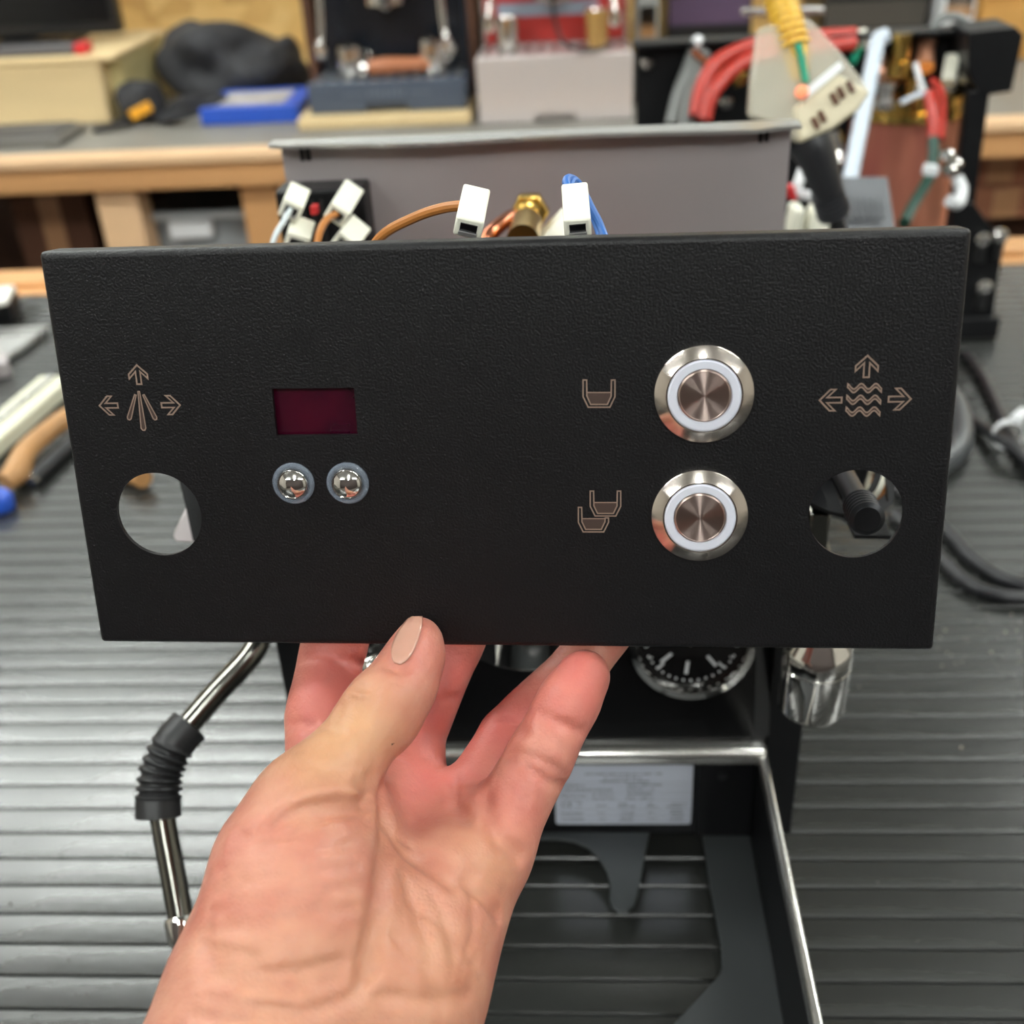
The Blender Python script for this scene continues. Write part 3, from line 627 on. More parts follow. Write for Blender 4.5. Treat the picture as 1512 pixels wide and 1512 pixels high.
# loose plugs on their own wires just behind the panel's top edge
bw = thing('brown_wire', 'brown wire with white spade plug rising just behind the panel', 'wire', P(600, 380, 0.29))
MB().tube([P(520, 470, 0.33), P(535, 400, 0.31), P(562, 350, 0.30), P(610, 322, 0.294), P(655, 307, 0.289), P(694, 303, 0.286)], 0.00135, 10).build('insulation', brownwire, bw)
spade(bw, P(702, 288, 0.2845), P(691.5, 338, 0.272), 0.0069, 0.0052)
blw = thing('blue_wire', 'blue wire looping behind its white spade plug at the panel top', 'wire', P(860, 380, 0.29))
MB().tube([P(846, 294, 0.29), P(836, 270, 0.293), P(842, 263, 0.297), P(856, 274, 0.30), P(872, 305, 0.30), P(887, 335, 0.30), P(900, 380, 0.30), P(905, 460, 0.34)], 0.0011, 10).build('insulation', bluewire, blw)
MB().tube([P(846, 294, 0.29), P(842, 276, 0.294), P(850, 268, 0.298), P(866, 296, 0.301), P(880, 330, 0.302), P(893, 380, 0.302), P(897, 460, 0.34)], 0.0010, 10).build('insulation', bluewire, blw)
spade(blw, P(849, 283, 0.2845), P(853, 338, 0.272), 0.0066, 0.0052)

# ------------------------------------------------------------------ cables lying right of the machine
def cab(name, pts, r, lab, cat='cable', z=None, m=None, grp=None):
    p = [onz(a, b, (c if c else r) + 0.0002) for a, b, c in pts]
    return tag(MB().tube(p, r, 12, 8).build(name, m or cable, None), lab, cat, grp)
cab('power_cable', [(1420, 522, 0), (1432, 530, 0), (1455, 565, 0), (1486, 632, 0), (1520, 690, 0), (1560, 740, 0)], 0.0042, 'straight black cable running down right of the panel through the white tie', grp='black cables on the mat')
cab('power_cable', [(1330, 590, 0), (1415, 612, 0), (1452, 633, 0.006), (1484, 652, 0.012), (1530, 690, 0.006), (1590, 720, 0)], 0.0042, 'black cable crossing under the white tie from the left', grp='black cables on the mat')
cab('power_cable', [(1300, 700, 0), (1395, 782, 0), (1432, 822, 0), (1475, 852, 0), (1530, 868, 0), (1600, 870, 0)], 0.0042, 'upper of two black cables curving off at the right edge below the tie', grp='black cables on the mat')
cab('power_cable', [(1320, 760, 0), (1392, 828, 0), (1430, 862, 0), (1480, 880, 0), (1540, 882, 0), (1600, 872, 0)], 0.0042, 'lower of two black cables curving off at the right edge below the tie', grp='black cables on the mat')
cab('thick_hose', [(1380, 690, 0), (1408, 668, 0), (1420, 640, 0), (1412, 600, 0), (1390, 570, 0)], 0.0085, 'thick grey-black hose bend showing beside the panel edge', 'hose', m=mat('hose_grey', rgb(70, 72, 74), 0.4))
zt = thing('cable_tie', 'white cable tie clamping two black cables at the right edge', 'cable tie', onz(1492, 642, 0.01))
c0 = onz(1489, 642, 0.012); dd = (onz(1500, 664, 0.012) - onz(1478, 622, 0.012)).normalized()
MB().lathe(c0 - dd * 0.003, dd, [(0.0105, 0), (0.0112, 0), (0.0112, 0.006), (0.0105, 0.006)], 20, True).build('strap', white_plastic, zt)
MB().bar(c0 + Vector((0.002, 0, 0.011)), c0 + Vector((0.013, 0.009, 0.014)), 0.008, 0.006).build('tie_head', white_plastic, zt, 0.001)

m = MB(); rc = random.Random(5)
for k in range(60):
    if k < 34: px, py = rc.uniform(1385, 1512), rc.uniform(905, 985)
    else: px, py = rc.choice((rc.uniform(1240, 1512), rc.uniform(0, 250))), rc.uniform(985, 1490)
    q = onz(px, py, 0.0); q.z = 0.0003; r_ = rc.uniform(0.0003, 0.0007) * (1 if k % 7 else 1.6)
    m.add([q + Vector((r_, 0, 0)), q + Vector((-r_, r_ * 0.7, 0)), q + Vector((-r_ * 0.4, -r_, 0)), q + Vector((0, 0, r_ * 1.3))], [(0, 1, 3), (1, 2, 3), (2, 0, 3), (0, 2, 1)])
tag(m.build('metal_chips', chrome, None, ang=10), 'tiny bright metal chips scattered on the ribbed mat', 'chips', kind='stuff')
# ------------------------------------------------------------------ tools on the mat at the left
t = thing('steel_square', 'bright steel square lying flat on the mat at far left', 'square', onz(20, 505))
MB().prism([onz(-60, 486, 0.009), onz(72, 480, 0.009), onz(30, 512, 0.009), onz(-10, 535, 0.009), onz(-60, 535, 0.009)], (0, 0, -0.006)).build('blade', steel, t, 0.0005)
MB().prism([onz(-60, 520, 0.016), onz(8, 520, 0.016), onz(12, 535, 0.016), onz(-60, 545, 0.016)], (0, 0, -0.014)).build('stock', steel_dull, t, 0.0008)
t = thing('flat_file', 'long pale cream-coloured flat bar lying diagonally on the mat', 'bar', onz(40, 610))
MB().bar(onz(-60, 690, 0.008), onz(86, 565, 0.008), 0.03, 0.014).build('body', mat('pale_bar', rgb(222, 220, 196), 0.5), t, 0.002)
MB().bar(onz(-60, 668, 0.016), onz(78, 556, 0.016), 0.005, 0.004).build('edge_strip', steel, t, 0.0006)
t = thing('hammer', 'tool with bent orange-brown wooden handle on the mat beside the black pen', 'hammer', onz(60, 660))
MB().tube([onz(8, 712, 0.010), onz(24, 697, 0.012), onz(38, 668, 0.012), onz(70, 638, 0.012), onz(110, 612, 0.012), onz(170, 590, 0.012)], [0.0075, 0.0095, 0.0085, 0.008, 0.0085, 0.009], 14).build('handle', mat('tool_wood', rgb(186, 138, 88), 0.45, var=0.25, vscale=30), t)
MB().bar(onz(166, 602, 0.014), onz(186, 572, 0.014), 0.022, 0.026).build('head', darksteel, t, 0.003)
t = thing('marker_pen', 'slim black pen lying right of the wooden handle', 'pen', onz(75, 680))
MB().tube([onz(50, 708, 0.006), onz(60, 697, 0.006), onz(105, 655, 0.006), onz(150, 620, 0.006)], 0.0052, 12, 0).build('barrel', cable, t)
MB().tube([onz(46, 712, 0.006), onz(51, 707, 0.006)], [0.004, 0.005], 10, 0).build('tip', chrome, t)
t = thing('blue_bottle', 'small bright blue plastic bottle end at the left edge of the mat', 'bottle', onz(0, 745))
MB().lathe(onz(0, 752, 0), (0, 0, 1), [(0.010, 0.0002), (0.011, 0.002), (0.011, 0.010), (0.009, 0.013), (0, 0.0135)], 24).build('cap_body', bluepack, t)
MB().lathe(onz(0, 752, 0) + Vector((0, 0, 0.013)), (0, 0, 1), [(0.003, 0), (0.003, 0.004), (0, 0.0045)], 12).build('cap_knob', bluepack, t)
t = thing('wood_scraper', 'orange-brown wooden tool handle seen through the left hole of the panel', 'scraper', onz(205, 706))
MB().tube([onz(180, 688, 0.01), onz(192, 694, 0.01), onz(212, 707, 0.01)], [0.007, 0.0095, 0.007], 12).build('grip', mat('tool_wood', rgb(186, 138, 88), 0.45), t)
MB().tube([onz(176, 686, 0.01), onz(181, 689, 0.01)], 0.0075, 12, 0).build('ferrule', brass, t)
t = thing('caliper_case', 'white-topped black case at the left edge near the bench rear', 'case', onz(5, 440))
MB().prism([onz(-80, 428, 0.03), onz(22, 420, 0.03), onz(10, 442, 0.03), onz(-80, 462, 0.03)], (0, 0, -0.006)).build('lid', paper, t, 0.002)
MB().prism([onz(-80, 430, 0.0235), onz(24, 424, 0.0235), onz(12, 446, 0.0235), onz(-80, 466, 0.0235)], (0, 0, -0.0225)).build('case_body', blackpaint, t, 0.002)

# ------------------------------------------------------------------ rear bench
BY = 1.73                                                     # front edge
bt = thing('rear_workbench', 'pine rear workbench with grey work surface along the strand board wall', 'workbench', (0, 2.1, ZF))
MB().box((X0 + 0.02, BY + 0.03, -0.03), (X1 - 0.02, Y1 - 0.005, 0.0)).build('bench_top', benchgrey, bt, 0.002)
MB().box((X0 + 0.02, BY - 0.012, -0.012), (X1 - 0.02, BY + 0.03, 0.004)).build('front_strip', pine_light, bt, 0.003)
MB().box((X0 + 0.02, BY + 0.0, -0.052), (X1 - 0.02, BY + 0.0295, -0.012)).build('front_rail', pine, bt, 0.003)
def leg(pxl, pxr, py, yy):
    a, b = ony(pxl, py, yy), ony(pxr, py, yy)
    MB().box((a.x, yy, ZF), (b.x, yy + 0.06, -0.03)).build('leg', pine_light if pxl < 300 else pine, bt, 0.003)
leg(142, 203, 300, BY + 0.031); leg(357, 412, 300, BY + 0.031)
for x in (-1.9, 0.9, 1.9): MB().box((x - 0.04, BY + 0.01, ZF), (x + 0.04, BY + 0.07, -0.03)).build('leg', pine, bt, 0.003)
MB().box((X0 + 0.05, BY + 0.05, -0.42), (X1 - 0.05, Y1 - 0.05, -0.40)).build('lower_shelf', darkwood, bt)
MB().box((X0 + 0.05, Y1 - 0.04, -0.42), (X1 - 0.05, Y1 - 0.02, -0.03)).build('back_board', darkwood, bt)
# grey storage bin under the bench
a, b = ony(212, 340, BY + 0.09), ony(366, 340, BY + 0.09); zt_ = ony(290, 322, BY + 0.09).z
t = thing('storage_bin', 'grey plastic storage bin with label tab under the rear bench', 'bin', ((a.x + b.x) / 2, BY + 0.2, -0.40))
x0, x1 = a.x, b.x; m = MB(); m.add([(x0 + 0.02, BY + 0.11, -0.3995), (x1 - 0.02, BY + 0.11, -0.3995), (x1 - 0.02, BY + 0.38, -0.3995), (x0 + 0.02, BY + 0.38, -0.3995), (x0, BY + 0.09, zt_), (x1, BY + 0.09, zt_), (x1, BY + 0.4, zt_), (x0, BY + 0.4, zt_)],
      [(0, 3, 2, 1), (0, 1, 5, 4), (1, 2, 6, 5), (2, 3, 7, 6), (3, 0, 4, 7)]); o = m.build('bin_body', greyplastic, t); so_ = o.modifiers.new('s', 'SOLIDIFY'); so_.thickness = 0.004
m = MB(); m.box((x0 - 0.012, BY + 0.078, zt_), (x1 + 0.012, BY + 0.092, zt_ + 0.012)); m.build('rim', mat('bin_rim', rgb(176, 180, 182), 0.4), t, 0.002)
MB().box((x0 + 0.05, BY + 0.072, zt_ - 0.028), (x1 - 0.055, BY + 0.088, zt_ - 0.001)).build('label_tab', white_plastic, t, 0.002)
def crate(name, pxl, pxr, pyt, pyb, yy, m, lab, cat='box', dz=0.25, zb=None):
    a, b = ony(pxl, pyt, yy), ony(pxr, pyt, yy); zb = ony((pxl + pxr) / 2, pyb, yy).z if zb is None else zb
    t = thing(name, lab, cat, ((a.x + b.x) / 2, yy + dz / 2, zb))
    MB().box((a.x, yy, zb), (b.x, yy + dz, a.z)).build('carton', m, t, 0.003)
    MB().box(((a.x + b.x) / 2 - 0.02, yy - 0.0008, zb + 0.002), ((a.x + b.x) / 2 + 0.02, yy, a.z - 0.002)).build('tape', mat('tape', rgb(172, 128, 92), 0.35), t)
    return t
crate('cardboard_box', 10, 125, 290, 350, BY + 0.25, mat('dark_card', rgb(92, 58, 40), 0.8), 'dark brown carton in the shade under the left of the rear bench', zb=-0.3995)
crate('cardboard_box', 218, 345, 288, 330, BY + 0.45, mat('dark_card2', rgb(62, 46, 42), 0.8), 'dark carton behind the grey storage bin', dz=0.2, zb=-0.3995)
crate('cardboard_box', 1432, 1530, 232, 272, BY + 0.12, cardboard, 'upper reddish brown carton under the rear bench at right')
crate('cardboard_box', 1438, 1540, 278, 322, BY + 0.10, cardboard, 'lower reddish brown carton under the rear bench at right')

# monitor, cream box, keyboard
YB = 2.12
a, b = ony(-160, 0, YB), ony(168, 0, YB); zb = max(ony(80, 84, YB).z, ony(-170, 97, YB - 0.14).z + 0.016)
t = thing('monitor', 'large black monitor at the top left above the cream wooden box', 'monitor', ((a.x + b.x) / 2, YB, 0.09))
MB().box((a.x, YB, zb), (b.x, YB + 0.03, zb + 0.32)).build('casing', monitorblk, t, 0.004)
MB().box((a.x + 0.012, YB - 0.001, zb + 0.02), (b.x - 0.012, YB + 0.002, zb + 0.305)).build('screen', mat('screen_off', rgb(16, 16, 18), 0.15), t)
cxm = (a.x + b.x) / 2
a, b = ony(-170, 97, YB - 0.14), ony(145, 97, YB - 0.14); zt2 = a.z
MB().box((cxm - 0.03, YB + 0.02, zt2), (cxm + 0.03, YB + 0.04, zb + 0.1)).build('stand_neck', monitorblk, t)
MB().box((cxm - 0.1, YB - 0.03, zt2 + 0.0005), (cxm + 0.1, YB + 0.1, zt2 + 0.012)).build('stand_foot', monitorblk, t)
t = thing('monitor_riser', 'cream wooden box riser under the monitor at left', 'riser', ((a.x + b.x) / 2, YB, 0.0))
MB().box((a.x, YB - 0.14, 0.001), (b.x, YB + 0.14, zt2 - 0.008)).build('box_body', cream, t, 0.003)
MB().box((a.x - 0.004, YB - 0.145, zt2 - 0.008), (b.x + 0.03, YB + 0.145, zt2)).build('top_board', cream, t, 0.002)
MB().box((b.x, YB - 0.1, 0.001), (b.x + 0.026, YB + 0.14, zt2 - 0.008)).build('end_board', mat('riser_end', rgb(200, 186, 132), 0.6), t)
t = thing('remote', 'dark slim device with red end lying on the monitor riser', 'remote', (a.x + 0.25, YB - 0.1, zt2))
q0, q1 = ony(0, 90, YB - 0.1), ony(118, 86, YB - 0.1)
MB().box((q0.x, YB - 0.12, zt2 + 0.0005), (q1.x, YB - 0.08, zt2 + 0.016)).build('body', mat('dev_grey', rgb(90, 88, 90), 0.4), t, 0.003)
MB().box((q1.x, YB - 0.12, zt2 + 0.0005), (q1.x + 0.022, YB - 0.085, zt2 + 0.018)).build('red_end', red_bit, t, 0.004)
a, b = onz(-40, 198, 0.02), onz(135, 178, 0.02)
t = thing('keyboard', 'grey keyboard on the rear bench in front of the cream riser', 'keyboard', (a.x, a.y, 0))
MB().box((a.x, b.y - 0.09, 0.001), (b.x - 0.02, b.y + 0.02, 0.014)).build('case', mat('kb_grey', rgb(112, 108, 102), 0.5), t, 0.004)
for r_ in range(4):
    MB().box((a.x + 0.01, b.y - 0.082 + 0.024 * r_, 0.0142), (b.x - 0.03, b.y - 0.064 + 0.024 * r_, 0.019)).build('key_row', mat('kb_keys', rgb(76, 74, 72), 0.5), t, 0.002)

# black cloth pile and pouch
def lump(name, c, sx, sy, sz, seed, m, parent):
    bm = bmesh.new(); bmesh.ops.create_icosphere(bm, subdivisions=4, radius=1); rg = random.Random(seed)
    ph = [(rg.uniform(2, 5), rg.uniform(0, 6), rg.uniform(2, 5), rg.uniform(0, 6), rg.uniform(-1, 1)) for _ in range(6)]
    for v in bm.verts:
        k = 1 + sum(0.07 * math.sin(a * v.co.x + b + e * 3 * v.co.y) * math.cos(cc * v.co.z + d + e * 2 * v.co.x) for a, b, cc, d, e in ph)
        v.co = Vector((v.co.x * sx * k, v.co.y * sy * k, max(v.co.z, -0.55) * sz * k))
        v.co.z = max(v.co.z, -c[2] + 0.0008); v.co += Vector(c)
    me = bpy.data.meshes.new(name); inv = WM[parent.name].inverted()
    for v in bm.verts: v.co = inv @ v.co
    bm.to_mesh(me); bm.free(); return link(name, me, m, parent, ang=180)
q = onz(338, 142); t = thing('tool_bag', 'heap of black fabric tool bag against the strand board wall', 'bag', (q.x, q.y, 0))
lump('bag_body', (q.x, q.y, 0.055), 0.125, 0.09, 0.075, 3, blackcloth, t)
lump('bag_flap', (q.x - 0.055, q.y - 0.0, 0.06), 0.05, 0.055, 0.075, 8, blackcloth, t)
lump('bag_fold', (q.x + 0.1, q.y + 0.02, 0.04), 0.05, 0.06, 0.055, 12, blackcloth, t)
q = onz(219, 182); t = thing('belt_pouch', 'black belt pouch with orange tag on the rear bench', 'pouch', (q.x, q.y, 0))
lump('pouch_body', (q.x - 0.01, q.y + 0.02, 0.03), 0.045, 0.042, 0.04, 21, blackcloth, t)
MB().bar((q.x - 0.01, q.y - 0.045, 0.022), (q.x + 0.025, q.y - 0.04, 0.036), 0.012, 0.016).build('orange_tag', orange, t, 0.002)
MB().bar((q.x - 0.075, q.y - 0.06, 0.006), (q.x - 0.02, q.y - 0.03, 0.01), 0.025, 0.008).build('buckle', cable, t, 0.002)
for k in range(3): MB().tube([(q.x + 0.03, q.y - 0.03 + 0.02 * k, 0.01), (q.x + 0.08, q.y - 0.04, 0.02 + 0.01 * k), (q.x + 0.13, q.y - 0.01 + 0.02 * k, 0.03)], 0.008, 8).build('strap', blackcloth, t)
q0, q1 = onz(298, 187), onz(412, 187)
t = thing('blue_box', 'flat blue printed box on the rear bench left of the navy machine', 'box', (q0.x + 0.07, q0.y, 0))
MB().box((q0.x, q0.y, 0.001), (q1.x + 0.03, q0.y + 0.16, 0.028)).build('box_body', bluepack, t, 0.002)
MB().box((q0.x + 0.02, q0.y + 0.02, 0.0281), (q1.x + 0.0, q0.y + 0.13, 0.0287)).build('printed_top', mat('pack_print', rgb(196, 190, 186), 0.5, var=0.4, vscale=30), t)

# navy espresso machine on a plank
def on_bench(px, py, z=0.0): return onz(px, py, z)
pk0, pk1 = onz(446, 188), onz(696, 180)
t = thing('plank', 'pale wooden plank under the navy espresso machine', 'plank', ((pk0.x + pk1.x) / 2, pk0.y, 0))
PLY = 1.86
MB().box((pk0.x, PLY, 0.001), (pk1.x, PLY + 0.3, 0.018)).build('board', cream, t, 0.002)
MB().box((pk0.x + 0.04, PLY + 0.24, 0.0182), (pk1.x - 0.04, PLY + 0.28, 0.019)).build('felt_strip', blackcloth, t)
NY = 1.885
na, nb = ony(456, 150, NY), ony(688, 150, NY)
def bgmachine(lab, xa, xb, yf, z0, navy_, seed):
    W = xb - xa
    t = thing('background_espresso_machine', lab, 'espresso machine', ((xa + xb) / 2, yf + 0.15, z0))
    tm, dm_, bm_ = (navy, navy, navy_dark) if navy_ else (mat('steel_front', rgb(214, 206, 204), 0.3, 0.35), mat('steel_front', rgb(214, 206, 204), 0.3, 0.35), redpaint)
    ztop = 0.066 if navy_ else 0.10
    hb = 0.36
    m = MB(); fr = [(xa, yf, z0 + 0.0), (xa + W * 0.36, yf, z0), (xa + W * 0.38, yf, z0 + 0.012), (xa + W * 0.62, yf, z0 + 0.012), (xa + W * 0.64, yf, z0), (xb, yf, z0), (xb, yf, ztop), (xa, yf, ztop)]
    m.prism(fr, (0, 0.012, 0)).build('drip_tray_front', tm, t, 0.002)
    MB().box((xa, yf + 0.012, z0 + 0.001), (xb, yf + 0.13, ztop - 0.004)).build('drip_tray', tm, t, 0.002)
    for k in range(11):
        x = xa + W * (0.06 + 0.88 * k / 10); MB().box((x - W * 0.02, yf + 0.016, ztop - 0.004), (x + W * 0.02, yf + 0.125, ztop - 0.001)).build('grate_bar', steel, t)
    MB().box((xa + 0.002, yf + 0.13, z0 + 0.001), (xb - 0.002, yf + 0.3, hb)).build('body', dm_ if navy_ else steel, t, 0.004)
    MB().box((xa + 0.008, yf + 0.127, ztop), (xb - 0.008, yf + 0.1298, hb - 0.12)).build('splash_plate', bm_, t)
    if navy_:
        for x, s in ((xa - 0.001, -1), (xb + 0.001, 1)): MB().box((x, yf + 0.10, z0 + 0.001), (x + s * 0.014, yf + 0.3, hb + 0.01)).build('wooden_cheek', darkwood, t, 0.003)
    else:
        MB().box((xa + 0.03, yf + 0.124, ztop + 0.04), (xb - 0.05, yf + 0.1268, hb - 0.2)).build('splash_window', mat('splash_light', rgb(150, 160, 176), 0.25), t)
    MB().box((xa, yf + 0.06, hb - 0.11), (xb, yf + 0.3, hb)).build('upper_front', tm if navy_ else steel, t, 0.004)
    xm = (xa + xb) / 2
    gq = MB().lathe((xm, yf + 0.085, hb - 0.19), (0, 0, 1), [(0.034, 0), (0.034, 0.03), (0.028, 0.034), (0.028, 0.08)], 28).build('group_head', chrome, t)
    MB().lathe((xm, yf + 0.085, hb - 0.2), (0, 0, 1), [(0.008, 0), (0.012, 0.004), (0.012, 0.01)], 16).build('spout', chrome, gq)
    for xo, s in ((xa + W * 0.12, 1), (xb - W * 0.14, -1)):
        wd_ = MB().tube([(xo, yf + 0.07, hb - 0.1), (xo, yf + 0.05, hb - 0.14), (xo - s * 0.004, yf + 0.04, ztop + 0.075), (xo - s * 0.008, yf + 0.035, ztop + 0.052)], 0.0055, 12).build('steam_wand', chrome, t)
        MB().lathe((xo - s * 0.008, yf + 0.035, ztop + 0.054), (0, 0, -1), [(0.006, 0), (0.0095, 0.003), (0.0095, 0.016), (0.006, 0.022), (0, 0.024)], 16).build('nozzle_tip', chrome, wd_)
    return t
bn = bgmachine('navy espresso machine with wooden cheeks standing on the plank', na.x, nb.x, NY, 0.019, True, 1)
for k in range(7):
    x = (na.x + nb.x) / 2 - 0.03 + 0.009 * k; MB().box((x, NY - 0.0006, 0.044), (x + 0.0045, NY, 0.052 + (0.002 if k in (1, 5) else 0))).build('embossed_letter', mat('emboss', rgb(104, 114, 128), 0.4), bn)
MB().box(((na.x + nb.x) / 2 - 0.07, NY - 0.0005, 0.0465), ((na.x + nb.x) / 2 - 0.036, NY, 0.0485)).build('embossed_line', mat('emboss', rgb(104, 114, 128), 0.4), bn)
MB().box(((na.x + nb.x) / 2 + 0.038, NY - 0.0005, 0.0465), ((na.x + nb.x) / 2 + 0.072, NY, 0.0485)).build('embossed_line', mat('emboss', rgb(104, 114, 128), 0.4), bn)
# cups and tamper on the navy machine's tray
for px, py, lab, rr_, hh in ((519, 88, 'left steel milk cup on the navy machine tray', 0.022, 0.045), (640, 62, 'right steel milk cup on the navy machine tray', 0.024, 0.05)):
    q = onz(px, 112, 0.066); q.y = NY + 0.07; q.x = ony(px, 100, q.y).x
    t = thing('steel_cup', lab, 'cup', (q.x, q.y, 0.066), 'steel cups on the navy machine')
    o = MB().lathe((q.x, q.y, 0.0662), (0, 0, 1), [(0, 0), (rr_ * 0.8, 0), (rr_, hh * 0.3), (rr_ * 0.9, hh), (rr_ * 0.84, hh), (rr_ * 0.9, hh * 0.3), (0, 0.004)], 24).build('cup_body', chrome, t)
    MB().tube([(q.x + rr_ * 0.9, q.y, 0.066 + hh * 0.8), (q.x + rr_ * 1.5, q.y, 0.066 + hh * 0.7), (q.x + rr_ * 0.95, q.y, 0.066 + hh * 0.3)], 0.003, 8).build('handle', chrome, t)
q = ony(590, 95, NY + 0.06)
t = thing('tamper', 'reddish wooden tamper handle lying on the navy machine tray', 'tamper', (q.x, NY + 0.06, 0.066))
MB().tube([(q.x - 0.05, NY + 0.05, 0.079), (q.x - 0.02, NY + 0.05, 0.081), (q.x + 0.05, NY + 0.055, 0.080)], [0.011, 0.013, 0.010], 14).build('handle', mat('tamper_wood', rgb(176, 110, 74), 0.45), t)
MB().tube([(q.x - 0.062, NY + 0.05, 0.079), (q.x - 0.05, NY + 0.05, 0.079)], 0.0125, 14, 0).build('base', chrome, t)
# steel machine with red splash
sa, sb = ony(706, 150, 1.85), ony(934, 150, 1.85)
bs = bgmachine('bright steel espresso machine with red back plate right of the navy machine', sa.x, sb.x, 1.85, 0.001, False, 2)
for px, lab, h_ in ((752, 'left glass tumbler on the steel machine tray', 0.05), (882, 'right glass tumbler on the steel machine tray', 0.055)):
    q = ony(px, 110, 1.92); t = thing('tumbler', lab, 'tumbler', (q.x, 1.92, 0.10), 'tumblers on the steel machine')
    MB().lathe((q.x, 1.92, 0.0995), (0, 0, 1), [(0, 0), (0.016, 0), (0.019, h_), (0.017, h_), (0.0145, 0.004), (0, 0.004)], 20).build('glass', chrome if px < 800 else mat('amber_glass', rgb(190, 150, 90), 0.12, alpha=0.7), t)
    MB().lathe((q.x, 1.92, 0.0995 + h_), (0, 0, 1), [(0.0192, -0.001), (0.0196, 0.0), (0.0192, 0.001)], 20).build('rim', chrome, t)
q = ony(845, 60, 1.85)
tag(MB().tube([(q.x - 0.03, 1.844, 0.20), (q.x - 0.025, 1.843, 0.15), (q.x - 0.01, 1.842, 0.115), (q.x + 0.03, 1.842, 0.106), (q.x + 0.06, 1.846, 0.112)], 0.003, 10).build('thin_black_hose', cable), 'thin black hose drooping in front of the steel machine', 'hose')

# ------------------------------------------------------------------ second, stripped machine with copper boiler
FY = 1.04
fr = thing('stripped_machine', 'stripped black machine frame with copper boiler and red hoses at right', 'machine frame', (0.22, 1.0, 0))
a, b = ony(940, 100, FY), ony(1440, 100, FY); zt3 = ony(1200, 55, FY).z; zb3 = 0.03
MB().box((a.x, FY, zb3), (b.x, FY + 0.004, zt3)).build('back_plate', blackpaint, fr)
MB().box((a.x - 0.004, FY - 0.02, zt3), (b.x, FY + 0.006, zt3 + 0.004)).build('top_flange', blackpaint, fr, 0.001)
for px, py in ((955, 93), (1072, 150), (1200, 90), (1415, 80)):
    q = ony(px, py, FY); MB().lathe(q, (0, -1, 0), [(0.006, 0), (0.006, 0.003), (0.004, 0.005), (0, 0.0052)], 12).build('screw', chrome, fr)
# right end frame: upper plate, post, gusset, foot
def plate(pp, y, th, nm, m_=None): return MB().prism([ony(px, py, y) for px, py in pp], (0, th, 0)).build(nm, m_ or blackpaint, fr, 0.0008)
plate([(1430, 48), (1500, 40), (1512, 52), (1494, 135), (1448, 142), (1430, 110)], 0.985, 0.05, 'end_plate')
plate([(1430, 135), (1462, 135), (1440, 300), (1418, 320), (1414, 250)], 0.985, 0.012, 'post')
plate([(1405, 300), (1438, 300), (1482, 362), (1470, 440), (1464, 490), (1424, 494), (1405, 478)], 0.94, 0.006, 'gusset')
MB().box((b.x - 0.37, 0.935, 0.001), (b.x + 0.02, 1.04, 0.02)).build('base_rail', blackpaint, fr, 0.001)
for px, py, y in ((1450, 352, 0.94), (1476, 347, 0.94), (1452, 422, 0.94)):
    q = ony(px, py, y); MB().lathe(q, (0, -1, 0), [(0.0065, 0), (0.0065, 0.004), (0.004, 0.006), (0, 0.0062)], 8).build('bolt', chrome, fr)
    MB().lathe(q, (0, 0, -1), [(0.005, 0.004), (0.005, 0.02)], 10).build('stud', darksteel, fr)
# boiler
bc = P(1338, 147, 0.985); br = 0.0475
bo = MB().lathe((bc.x, bc.y, 0.021), (0, 0, 1), [(br, 0), (br, bc.z - 0.024), (br + 0.001, bc.z - 0.023)], 48).build('boiler', boiler_mat, fr)
MB().lathe((bc.x, bc.y, bc.z - 0.01), (0, 0, 1), [(br + 0.004, 0), (br + 0.004, 0.008), (br + 0.002, 0.009), (br + 0.002, 0.018), (br - 0.004, 0.020), (0, 0.022)], 48).build('brass_lid', brass, bo)
lt = bc.z + 0.012
for k in range(8):
    a_ = 2 * math.pi * k / 8; MB().lathe((bc.x + math.cos(a_) * 0.038, bc.y + math.sin(a_) * 0.038, lt), (0, 0, 1), [(0.0045, 0), (0.0045, 0.005), (0.003, 0.007), (0, 0.007)], 6).build('lid_bolt', steel, bo)
def fit(px, py, Z, r, h, m_, nm='fitting'):
    q = P(px, py, Z); return MB().lathe(q, (0, 0, 1), [(r * 1.3, 0), (r * 1.3, h * 0.35), (r, h * 0.38), (r, h * 0.8), (r * 1.15, h * 0.82), (r * 1.15, h)], 12).build(nm, m_, fr)
fit(1325, 112, 0.955, 0.008, 0.034, brass, 'brass_fitting')
fit(1345, 152, 0.96, 0.006, 0.02, brass, 'brass_fitting')
fit(1305, 160, 0.95, 0.006, 0.02, steel, 'brass_fitting')
def T(pts, r, nm, m_, n=10): return MB().tube([P(*p) for p in pts], r, n).build(nm, m_, fr)
T([(1028, 172, 0.93), (1036, 130, 0.93), (1062, 90, 0.935), (1120, 66, 0.94), (1200, 56, 0.945), (1262, 52, 0.95)], 0.0065, 'red_hose', redhose, 12)
T([(1040, 178, 0.92), (1050, 142, 0.92), (1077, 108, 0.925), (1120, 84, 0.93), (1200, 72, 0.935), (1262, 64, 0.94)], 0.0060, 'red_hose', redhose, 12)
T([(1030, 68, 0.96), (1022, 95, 0.96), (1005, 140, 0.96), (994, 185, 0.96)], 0.0075, 'grey_hose', greyhose, 12)
T([(1040, 78, 0.955), (1030, 110, 0.955), (1018, 150, 0.955), (1012, 190, 0.955)], 0.0065, 'grey_hose', greyhose, 12)
q = P(1028, 68, 0.955); MB().lathe(q, (0.2, -0.5, 0.8), [(0.004, 0), (0.0055, 0.004), (0.004, 0.008), (0, 0.009)], 12).build('hose_clip', white_plastic, fr)
T([(1024, 76, 0.95), (1050, 96, 0.945), (1085, 112, 0.94)], 0.0035, 'copper_stub', copper)
